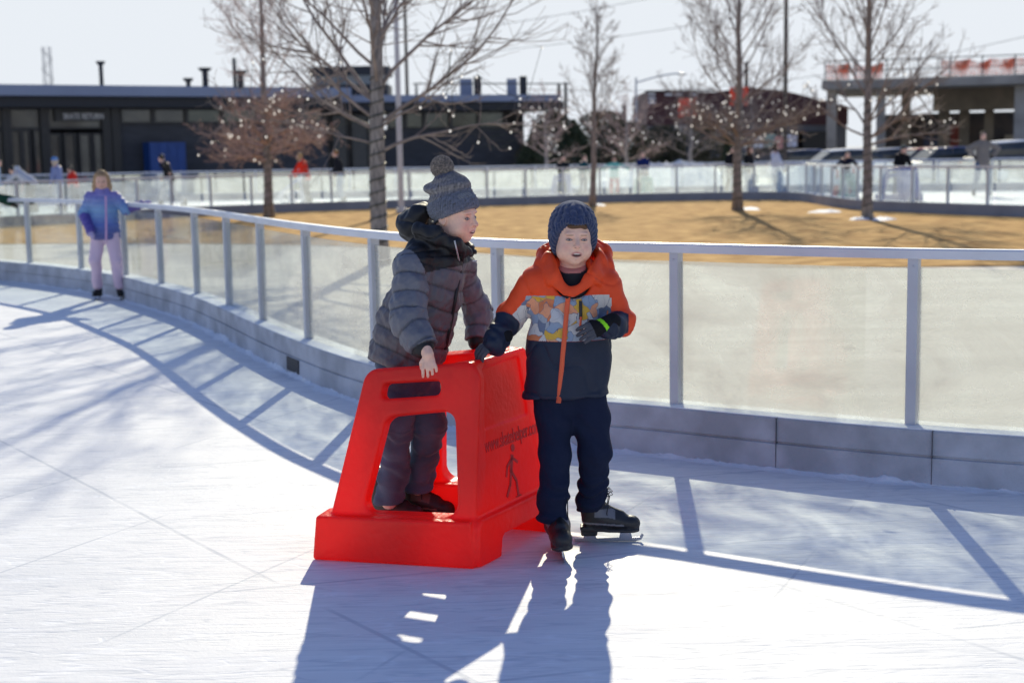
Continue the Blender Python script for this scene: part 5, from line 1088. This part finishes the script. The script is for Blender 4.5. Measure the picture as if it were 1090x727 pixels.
ztop=fa.z(0,92); zf=fa.z(0,103.5); zs=fa.z(0,115); zc=fa.z(0,133)
U=fa.u; L_=fa.L
m=MB(); fa.box(m,0,U(0)-1,0,zs,-.2,-6); fa.box(m,U(128),L_,0,zc,-.05,-.4); fa.box(m,0,L_,0,ztop-.3,-6,-3); m.build('wall',M_wallg,bld)
m=MB(); fa.box(m,-2,L_+.5,zf,ztop,1.6,-9.5); m.build('roof_edge',M_roofl,bld)
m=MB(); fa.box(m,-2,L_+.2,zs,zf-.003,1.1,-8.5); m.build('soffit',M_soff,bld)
def window(face,par,px0,px1,z0,z1,mm,mull=0,name='window'):
    u0,u1=face.u(px0),face.u(px1); w_=MB(); t=.09
    for a,b,c,d in((u0,u1,z0,z0+t),(u0,u1,z1-t,z1),(u0,u0+t,z0+t,z1-t),(u1-t,u1,z0+t,z1-t)): face.box(w_,a,b,c,d,-.06,.14)
    for k in range(mull): uu=u0+(u1-u0)*(k+1)/(mull+1); face.box(w_,uu-.04,uu+.04,z0+t,z1-t,-.05,.12)
    o=w_.build(name,M_frame,par); g=MB(); face.box(g,u0+t,u1-t,z0+t,z1-t,-.04,.02); g.build('pane',mm,o); return o
for a,b in((130,165),(165,200),(200,238),(238,276),(276,314),(314,345)): window(fa,bld,a,b,zc,zs,M_greenw if a>190 else M_win)
for a,b in((-40,-2),(-2,8),(9,24),(24,34),(36,46)): window(fa,bld,a,b,.1,zc-.2,M_win,name='door')
for a,b in((52,66),(68,82),(84,98),(99,112)): window(fa,bld,a,b,.1,zc-.35,M_win,name='door')
for a,b in((-40,8),(9,46),(52,112)): window(fa,bld,a,b,zc-.2,zs,M_win)
m=MB()
for px in(49,114,124,8.5): fa.box(m,U(px)-.18,U(px)+.18,0,zs,-.3,.5)
m.build('pillar',M_frame,bld)
sg=MB(); fa.box(sg,U(60),U(116),fa.z(90,129),fa.z(90,116),.12,.06); sgn=sg.build('sign_board',M_frame,bld)
def text3d(body,face,px0,px1,y0,y1,m,parent,out=.2):
    cu=bpy.data.curves.new('t','FONT'); cu.body=body; cu.align_x='LEFT'; cu.extrude=.01; cu.offset=.01; t_=bpy.data.objects.new('t',cu); COL.objects.link(t_); dg=bpy.context.evaluated_depsgraph_get(); dg.update(); me=bpy.data.meshes.new_from_object(t_.evaluated_get(dg)); bpy.data.objects.remove(t_)
    v=np.array([q.co[:] for q in me.vertices]); w_=v[:,0].max(); hh=v[:,1].max(); u0,u1=face.u(px0),face.u(px1); z0,z1=face.z(px0,y1),face.z(px0,y0)
    pl=wloc(parent)
    for q in me.vertices:
        uu=u0+(u1-u0)*q.co[0]/w_; zz=z0+(z1-z0)*q.co[1]/hh; c=face.A+face.t*uu+face.n*(out+q.co[2]); q.co=(c[0]-pl[0],c[1]-pl[1],zz-pl[2])
    me.materials.append(m); o=bpy.data.objects.new('sign_lettering',me); COL.objects.link(o); o.parent=parent; return o
text3d('SKATE RETURN',fa,68.5,111,121,127,M_sign,sgn)
# lockers
u0,u1=U(151),U(189); lk=empty('locker_bank',tuple(fa.A+fa.t*u0+fa.n*.9)+(0,),label='blue metal locker bank against the dark wall',cat='locker')
m=MB(); fa.box(m,u0,u1,0,fa.z(170,152),.25,.8); m.build('cabinet',M_bluebox,lk)
for k in range(4):
    m=MB(); a=u0+(u1-u0)*k/4; fa.box(m,a+.03,a+(u1-u0)/4-.03,.08,fa.z(170,152)-.06,1.052,.02); d=m.build('door',M_bluebox,lk); h_=MB(); fa.box(h_,a+.1,a+.14,.9,1.1,1.073,.03); h_.build('handle',M_steel,d)
# roof vents
def vent(px,y0,y1,w_,label,Y=62,cap=True):
    q=gp(px,Y); zb=ztop-.05; zt=float(P(px,y0,Y)[2]); o=empty('vent_pipe',(q[0],q[1],zb),label=label,cat='vent',group='pipes standing on the long roof'); MB().tube([(q[0],q[1],zb),(q[0],q[1],zt)],w_,8).build('pipe',M_soff,o)
    if cap: MB().tube([(q[0],q[1],zt-.12),(q[0],q[1],zt+.02)],[w_*1.6,w_*2.4],8).build('cap',M_soff,o)
vent(117,66,92,.09,'dark upright pipe on the roof nearest the left'); vent(208,84,96,.10,'short capped vent on the long roof'); vent(226,73,96,.13,'tall capped vent beside the short one'); vent(257,62,96,.08,'thin pipe above the brown twigs',cap=False); vent(263,76,96,.14,'stubby pipe above the brown twigs')
# drum shaped roof room
q=gp(380,70); dr=empty('roof_room',(q[0],q[1],ztop-.3),label='rounded dark roof room with a glass band behind the tall tree',cat='roof room'); zz=[float(P(380,y,70)[2]) for y in(98,92,82,73)]
def rbox(m,cx_,cy_,hx,hy,r_,z0,z1):
    ring=[]
    for sx,sy,a0 in((1,1,0),(-1,1,90),(-1,-1,180),(1,-1,270)):
        for a in range(0,91,15): t=math.radians(a0+a); ring.append((cx_+sx*(hx-r_)+r_*math.cos(t),cy_+sy*(hy-r_)+r_*math.sin(t)))
    m.prism(ring,(0,0,(z0+z1)/2),(1,0,0),(0,1,0),z1-z0)
m=MB(); rbox(m,q[0],q[1],1.85,1.7,.7,ztop-.3,zz[1]); m.build('drum_base',M_soff,dr); m=MB(); rbox(m,q[0],q[1],1.7,1.55,.6,zz[1],zz[2]); m.build('glass_band',mat('pale_blue_glass',(.12,.17,.22),.15,spec=.7),dr); m=MB(); rbox(m,q[0],q[1],1.9,1.75,.8,zz[2],zz[3]); m.build('drum_roof',M_soff,dr)
# right wing
fb=Face(gp(338,67.5),gp(556,71)); wg=empty('pavilion_wing',(fb.A[0],fb.A[1],0),label='charcoal pavilion wing with flat projecting roof between tall tree and evergreens',cat='building'); V_=fb.u
zr=fb.z(500,103); zr2=fb.z(500,110); zr3=fb.z(500,118.5); zw=fb.z(500,137)
m=MB(); fb.box(m,V_(395),V_(552),0,zw,0,-5); fb.box(m,V_(325),V_(394.5),0,zr3,-.3,-5); m.build('wall',M_wallg,wg)
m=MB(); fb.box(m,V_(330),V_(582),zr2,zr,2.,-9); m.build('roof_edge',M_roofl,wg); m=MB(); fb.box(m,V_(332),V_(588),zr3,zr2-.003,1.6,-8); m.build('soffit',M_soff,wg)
m=MB(); fb.box(m,V_(553),V_(573),0,zr3,-2,-.5); m.build('end_wall',M_wallg,wg)
for a,b in((413,432),(432,452),(452,480),(480,510),(510,538)): window(fb,wg,a,b,zw,zr3,M_greenw)
for a,b in((342,352),(354,372),(374,394)): window(fb,wg,a,b,.1,zr3-.1,mat_of((.02,.03,.045),.15),name='door')
m=MB(); fb.box(m,V_(430),V_(592),fb.z(500,92.2),fb.z(500,91),2,-.08); 
for px in(432,587): fb.box(m,V_(px),V_(px)+.07,zr3,fb.z(500,91),2,-.08)
m.build('roof_rail',M_soff,wg)
for px,w_,lb in((504,.75,'boxy roof unit left of the other on the pavilion'),(552,.62,'boxy roof unit at the right end of the pavilion')):
    q=gp(px,70); o=empty('roof_unit',(q[0],q[1],zr),label=lb,cat='roof unit',group='units on the pavilion roof'); zt=float(P(px,84,70)[2]); MB().box((q[0]-.2,q[1],(zr+zt)/2),(w_*.8,.8,zt-zr)).build('casing',M_roofl,o,bevel=.03); MB().box((q[0]+.35,q[1],(zr+zt+.1)/2),(.35,.7,zt+.1-zr)).build('intake',M_soff,o,bevel=.03)
# dark red hall with grey base
M_maroon=mat('maroon_cladding',(.075,.024,.026),.65,var=.15,vscale=2,bump=.3,bscale=10,stretch=(6,6,.2)); M_greyb=mat('grey_render',(.15,.155,.17),.8,var=.15,vscale=.6)
fc=Face(gp(689,88),gp(905,88)); rd=empty('red_hall',(fc.A[0],fc.A[1],0),label='dark red clad hall with sloping roof on a grey base behind the trees',cat='building'); w_=fc.u
poly=[(w_(689),fc.z(689,133)),(w_(902),fc.z(902,133)),(w_(902),fc.z(902,114)),(w_(835),fc.z(835,97)),(w_(796),fc.z(796,93)),(w_(760),fc.z(760,98.5)),(w_(689),fc.z(689,97.5))]
MB().prism(poly,(fc.A[0],fc.A[1]+5,0),(1,0,0),(0,0,1),10).build('clad_wall',M_maroon,rd)
m=MB(); fc.box(m,w_(690),w_(901),0,fc.z(760,133),-.1,-9); m.build('base_wall',M_greyb,rd)
m=MB(); fc.box(m,w_(689)-.1,w_(762),fc.z(700,98.5),fc.z(700,97),.2,-.4); m.build('parapet',M_soff,rd)
for px,y in ((694,100.5),(694,105),(694,109.5),(712,101),(722,101),(738,101)):
    m=MB(); fc.box(m,w_(px)-.22,w_(px)+.22,fc.z(px,y+1.3),fc.z(px,y-1.3),.02,.06); m.build('wall_light',M_sign,rd)
for px in(818,838,864): 
    m=MB(); fc.box(m,w_(px)-.9,w_(px)+.9,fc.z(px,164),fc.z(px,140),.02,.1); m.build('doorway',M_frame,rd)
for px,Y,c_,lb in((724,74,(.6,.58,.52),'left of the two pale posts before the grey base'),(731,74,(.6,.58,.52),'right of the two pale posts before the grey base')):
    q=gp(px,Y); o=empty('post',(q[0],q[1],0),label=lb,cat='post',group='pale posts'); zt=float(P(px,136,Y)[2]); MB().box((q[0],q[1],zt/2),(.16,.16,zt)).build('shaft',mat_of(c_),o); MB().box((q[0],q[1],zt+.03),(.24,.24,.06)).build('cap',mat_of(c_),o)
for px,y,col,lb,Y in((732,115,(.75,.07,.03),'orange banner on a dark pole left of the spreading tree',66),(786,103,(.70,.07,.03),'orange banner behind the top of the spreading tree',66),(806,151,(.6,.62,.65),'white banner low behind the woman in white',66),(820,150,(.2,.45,.45),'teal banner low behind the woman in white',66),(829,152,(.7,.30,.27),'pink banner low behind the woman in white',66),(841,150,(.62,.62,.68),'pale banner at the right of the low banners',66)):
    q=gp(px,Y); zc_=float(P(px,y,Y)[2]); o=empty('banner_pole',(q[0],q[1],0),label=lb,cat='banner',group='banners before the red hall'); sz=.28 if y>140 else .42; MB().tube([(q[0],q[1],0),(q[0],q[1],zc_+sz+.15)],.05,7).build('pole',M_soff,o)
    v=[];f=[]
    for i in range(7):
        for j in range(5): v.append((q[0]-sz+2*sz*i/6,q[1]-.07+.05*math.sin(i*1.3+j*.4),zc_-sz+2*sz*j/4))
    for i in range(6):
        for j in range(4): a=i*5+j; f.append((a,a+5,a+6,a+1))
    b=MB().add(v,f).build('banner',mat_of(col),o); sm=b.modifiers.new('s','SOLIDIFY'); sm.thickness=.02
# concrete frame under construction at the right
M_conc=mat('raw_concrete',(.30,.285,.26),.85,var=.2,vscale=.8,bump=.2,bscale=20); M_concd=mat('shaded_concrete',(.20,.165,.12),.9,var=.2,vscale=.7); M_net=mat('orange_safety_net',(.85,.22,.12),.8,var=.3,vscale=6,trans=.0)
nn=M_net.node_tree; tb=nd(nn,'ShaderNodeBsdfTransparent'); mxn=nd(nn,'ShaderNodeMixShader'); no=nd(nn,'ShaderNodeTexNoise'); no.inputs['Scale'].default_value=1.6; nr=nd(nn,'ShaderNodeMapRange'); nr.inputs['From Min'].default_value=.35; nr.inputs['From Max'].default_value=.65; nr.inputs['To Min'].default_value=.0; nr.inputs['To Max'].default_value=.6; nn.links.new(no.outputs['Fac'],nr.inputs['Value']); nn.links.new(nr.outputs[0],mxn.inputs[0]); nn.links.new(nn.nodes['Principled BSDF'].outputs[0],mxn.inputs[1]); nn.links.new(tb.outputs[0],mxn.inputs[2]); nn.links.new(mxn.outputs[0],nn.nodes['Material Output'].inputs[0])
fd=Face(gp(876,78),gp(1140,74)); cs=empty('concrete_frame_building',(fd.A[0],fd.A[1],0),label='unfinished concrete frame building with orange netting along its roof at the right',cat='building'); X_=fd.u
zsl=fd.z(985,83.5); zsb=fd.z(985,93); zb2=fd.z(1050,116)
m=MB(); fd.box(m,X_(876),X_(1135),zsb,zsl,1,-14); m.build('roof_slab',M_conc,cs)
for px,wd in((885,.5),(937,.45),(1086,.72)): 
    m=MB(); fd.box(m,X_(px)-wd/2,X_(px)+wd/2,0,zsb,.3,-wd); m.build('column',M_conc,cs)
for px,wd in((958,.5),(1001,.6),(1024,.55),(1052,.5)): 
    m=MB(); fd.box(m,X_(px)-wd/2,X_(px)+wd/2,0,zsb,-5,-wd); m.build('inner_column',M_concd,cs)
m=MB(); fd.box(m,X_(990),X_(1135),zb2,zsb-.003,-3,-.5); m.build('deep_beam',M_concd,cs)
m=MB(); fd.box(m,X_(930),X_(1135),0,zb2,-9,-.3); m.build('back_wall',mat('dark_interior_wall',(.05,.052,.06),.9,col2=(.14,.11,.09),vscale=.7),cs)
for i in range(8):
    m=MB(); u_=X_(945)+i*1.5; fd.box(m,u_,u_+.8,.4+.5*(i%3),1.5+.6*(i%3),-8.8,.2); m.build('stacked_board',mat_of(((.35,.3,.22),(.08,.1,.16),(.3,.07,.05),(.4,.4,.38))[i%4]),cs)
zr0=fd.z(985,83.4)
def rail_posts():
    m0=None; k=0; u_=X_(878)
    while u_<X_(1130):
        m=MB(); fd.box(m,u_,u_+.06,zsl,zsl+1.05,.7,-.06); m.build('guard_post',M_soff,cs); u_+=1.6
    for z_ in(.45,.98): m=MB(); fd.box(m,X_(878),X_(1130),zsl+z_,zsl+z_+.05,.6,-.05); m.build('guard_rail',M_soff,cs)
rail_posts()
for a,b,h0 in((880,905,.1),(908,940,.35),(1000,1030,.1),(1030,1052,.35),(1052,1078,.1),(1078,1125,.15)):
    u0,u1=X_(a),X_(b); v=[];f=[]; n=18; r=np.random.default_rng(a)
    for i in range(n+1):
        for j in range(4):
            uu=u0+(u1-u0)*i/n; c=fd.A+fd.t*uu+fd.n*(.64+.05*math.sin(i*1.1+j)); v.append((c[0],c[1],zsl+.03+(.85-h0*math.sin(i/n*3.14)*.5)*j/3))
    for i in range(n):
        for j in range(3): q_=i*4+j; f.append((q_,q_+4,q_+5,q_+1))
    MB().add(v,f).build('safety_net',M_net,cs)
# poles
def pole(px,Y,ytop,r_,label,name='lamp_post',col=M_steel,ybase=None,arm=0,head=False):
    q=gp(px,Y); zt=float(P(px,ytop,Y)[2]); o=empty(name,(q[0],q[1],0),label=label,cat=name.replace('_',' ')); MB().tube([(q[0],q[1],0),(q[0],q[1],zt)],[r_,r_*.75],10).build('pole',col,o); MB().tube([(q[0],q[1],0),(q[0],q[1],.12)],r_*1.8,10).build('base_flange',col,o)
    if arm:
        pts=[(q[0],q[1],zt-.3)]+[(q[0]+arm*(t),q[1],zt-.3+.5*math.sin(t*1.5)) for t in np.linspace(.1,1,7)]; MB().tube(pts,r_*.6,6).build('arm',col,o); MB().ball((q[0]+arm*1.05,q[1],zt+.16),(.3,.14,.07)).build('lamp_head',col,o)
    if head: MB().box((q[0],q[1],zt+.1),(.5,.2,.16)).build('lamp_head',M_soff,o)
    return o
M_wood=mat('utility_pole_wood',(.075,.06,.05),.9,var=.2,vscale=5)
pole(428,39.5,-45,.085,'slim grey lamp post beside the tall tree',col=M_steel,head=True)
pole(835,60,-55,.10,'tall dark wooden pole right of the spreading tree','utility_pole',M_wood)
pole(437.5,95,-30,.13,'thin far pole just right of the slim grey lamp post','utility_pole',M_wood)
pole(678,85,83,.08,'far street lamp with a curved arm left of the dark red hall','street_lamp',M_steel,arm=2.6)
for i,(px,yt,Y,lb) in enumerate([(597,90,92,'first far pole above the evergreens'),(604,88,96,'second far pole above the evergreens'),(665,112,98,'short far pole between bare tree and street lamp'),(794,66,90,'dark pole just right of the spreading tree trunk')]): pole(px,Y,yt,.14,lb,'utility_pole',M_wood)
q=gp(61,150); lt=empty('lattice_mast',(q[0],q[1],0),label='faint lattice mast above the roof at the left',cat='mast'); m=MB(); zt=float(P(61,50,150)[2]); M_mast=mat('galvanised_mast',(.35,.36,.38),.5)
w0=.45
for sx,sy in((-1,-1),(1,-1),(1,1),(-1,1)): m.tube([(q[0]+sx*w0,q[1]+sy*w0,0),(q[0]+sx*w0*.7,q[1]+sy*w0*.7,zt)],.05,4)
m.build('legs',M_mast,lt); m=MB(); z_=0;k=0
while z_<zt-1: s_=1 if k%2 else -1; m.tube([(q[0]-w0*s_,q[1]-w0,z_),(q[0]+w0*s_,q[1]-w0,z_+1)],.03,3); m.tube([(q[0]-w0*s_,q[1]+w0,z_),(q[0]+w0*s_,q[1]+w0,z_+1)],.03,3); z_+=1;k+=1
m.build('bracing',M_mast,lt)
for i,(x0,y0,x1,y1,lb) in enumerate([(395,42,1130,-120,'highest power line sloping up across the sky'),(395,62,1130,-60,'middle power line across the sky'),(560,95,1130,30,'lowest power line across the sky')]):
    a=P(x0,y0,130);b=P(x1,y1,100); pts=[a+(b-a)*t-V3(0,0,1.6*4*t*(1-t)) for t in np.linspace(0,1,24)]; o=MB().tube(pts,.018,4).build('power_line',M_black,origin=a); tag(o,lb,'power line',group='power lines')
# evergreens and shrubs left of the red hall
M_ever=mat('evergreen_foliage',(.022,.035,.016),.9,col2=(.06,.075,.035),vscale=6); M_everl=mat('olive_foliage',(.06,.06,.03),.9,col2=(.13,.12,.07),vscale=6)
def evergreen(px,Y,hgt,wid,label,seed,m,name='evergreen_tree',conic=1.):
    q=gp(px,Y); o=empty(name,(q[0],q[1],0),label=label,cat='tree' if name!='shrub' else 'shrub'); r=np.random.default_rng(seed); MB().tube([(q[0],q[1],0),(q[0],q[1],hgt*.9)],[.12,.02],7).build('trunk' if name!='shrub' else 'stem',M_bark,o)
    n=5200; z=r.random(n)**.85; a=r.random(n)*6.28; lob=1+.22*np.sin(a*3+z*9+seed)+.14*np.sin(a*7-z*17); rr=wid*((1-z)**(.75*conic))*lob*(.35+.65*r.random(n)**.5)
    if conic<.6: rr=wid*np.sqrt(np.clip(1-(z*2-1)**2*.9,0,1))*lob*r.random(n)**.4
    c=np.stack([q[0]+rr*np.cos(a),q[1]+rr*np.sin(a),.15+z*hgt],1); s_=.05+.07*r.random(n); d1=r.normal(size=(n,3)); d1/=np.linalg.norm(d1,axis=1)[:,None]; d2=np.cross(d1,r.normal(size=(n,3))); d2/=np.linalg.norm(d2,axis=1)[:,None]
    v=np.stack([c-d1*s_[:,None],c+d2*s_[:,None]*.5,c+d1*s_[:,None],c-d2*s_[:,None]*.5],1).reshape(-1,3); Q=np.arange(n*4).reshape(n,4)
    me=bpy.data.meshes.new('foliage'); v=v-np.array([q[0],q[1],0]); me.from_pydata(v.tolist(),[],Q.tolist()); me.materials.append(m); ob=bpy.data.objects.new('foliage' ,me); COL.objects.link(ob); ob.parent=o
evergreen(571,64,2.6,1.0,'dark evergreen at the right end of the pavilion',1,M_ever); evergreen(590,70,3.4,1.9,'bushy olive evergreen left of the slender bare tree',2,M_everl,conic=.6); evergreen(612,68,2.9,1.5,'evergreen behind the slender bare tree',3,M_ever); evergreen(643,72,3.4,1.7,'broad olive bush right of the slender bare tree',4,M_everl,'shrub',.4)
evergreen(665,70,2.8,1.6,'low olive bush under the street lamp',5,M_everl,'shrub',.4); evergreen(706,72,2.6,1.3,'dark bush at the left corner of the red hall',6,M_ever,'shrub',.4); evergreen(755,70,2.7,1.7,'brown bush in front of the grey base',7,M_everl,'shrub',.4); evergreen(776,55,2.3,.28,'narrow dark cypress beside the spreading tree trunk',8,M_ever,conic=.9)
for i,(px,Y,hh,wd,lb) in enumerate([(520,110,4.,9,'far hazy tree line behind the pavilion roof'),(635,120,4.6,8,'far hazy tree line behind the evergreens')]): pass
# snow bank beyond the outer fence
for i,(px,Y,rx,ry,h_,lb) in enumerate([(705,57,2.6,.8,1.05,'ploughed snow bank behind the outer fence at the centre'),(735,57.5,1.6,.8,1.15,'higher snow heap right of the centre snow bank'),(660,58,1.8,.8,.95,'snow heap behind the turquoise jacket'),(867,55,1.7,.6,.9,'snow bank before the parked cars')]):
    q=gp(px,Y); patch('snow_bank',q,rx,ry,h_*.9,lb,70+i)
# parked cars
def car(px,Y,col,rz,label,sc=1.,snow=False):
    q=gp(px,Y); o=empty('parked_car',(q[0],q[1],0),rz,label=label,cat='car',group='cars parked behind the rink'); o.scale=(sc,)*3
    m=mat('car_paint',col,.3,coat=.6); 
    def hull(sec,name,mm,par):
        v=[];f=[];n=len(sec[0][1])
        for x,ring in sec: v+=[(x,y,z) for y,z in ring]
        for i in range(len(sec)-1):
            for k in range(n): a=i*n+k;b=i*n+(k+1)%n; f.append((a,b,b+n,a+n))
        f.append(tuple(range(n))[::-1]); f.append(tuple((len(sec)-1)*n+k for k in range(n))); ob=MB().add(v,f).build(name,mm,None,rel=False,bevel=.03); fixn(ob); ob.parent=par; return ob
    def ring(w_,z0,z1,t=.86): return [(-w_,z0),(-w_*1.0,(z0+z1)/2),(-w_*t,z1),(w_*t,z1),(w_,(z0+z1)/2),(w_,z0)]
    hull([(-2.2,ring(.75,.32,.75)),(-2.1,ring(.86,.25,.92)),(-1.2,ring(.9,.22,1.0)),(.8,ring(.9,.22,.98)),(1.9,ring(.86,.24,.80)),(2.2,ring(.74,.32,.62))],'body',m,o)
    hull([(-1.95,ring(.74,.92,.98,.9)),(-1.35,ring(.76,.96,1.42,.82)),(.0,ring(.76,.96,1.48,.80)),(.45,ring(.76,.96,1.40,.82)),(1.15,ring(.76,.94,.98,.9))],'cabin_glass',M_win,o)
    hull([(-1.38,ring(.65,1.40,1.46,.9)),(-.5,ring(.67,1.45,1.51,.9)),(.1,ring(.66,1.44,1.50,.9)),(.42,ring(.62,1.38,1.43,.9))],'roof',m if not snow else M_snow,o)
    for x in(-1.35,1.38):
        for s_ in(-1,1): t=MB().tube([(x,s_*.74,.33),(x,s_*.91,.33)],.33,18).build('wheel',M_black,None,rel=False); t.parent=o; h_=MB().tube([(x,s_*.90,.33),(x,s_*.925,.33)],.19,12).build('rim',M_steel,None,rel=False); h_.parent=t
    for s_ in(-.62,.62): t=MB().box((2.17,s_,.66),(.08,.3,.12)).build('headlight',M_sign,None,rel=False); t.parent=o; t=MB().box((-2.17,s_,.75),(.07,.28,.12)).build('tail_light',mat_of((.4,.01,.01),.3),None,rel=False); t.parent=o
    return o
car(912,60,(.62,.64,.66),.1,'white car with snow on its roof behind the rightmost tree',snow=True); car(868,64,(.02,.06,.20),-.2,'dark blue car left of the white car'); car(963,63,(.60,.62,.65),0,'silver white car right of the rightmost tree'); car(1000,62,(.50,.02,.04),.15,'red car in the row of parked cars'); car(1020,60,(.02,.04,.16),.2,'navy car beside the red car'); car(1062,61,(.6,.62,.64),-.1,'white car behind the man in the taupe coat',snow=True); car(1092,58,(.03,.03,.035),.1,'black vehicle with a snowy roof at the right edge',1.15,snow=True)
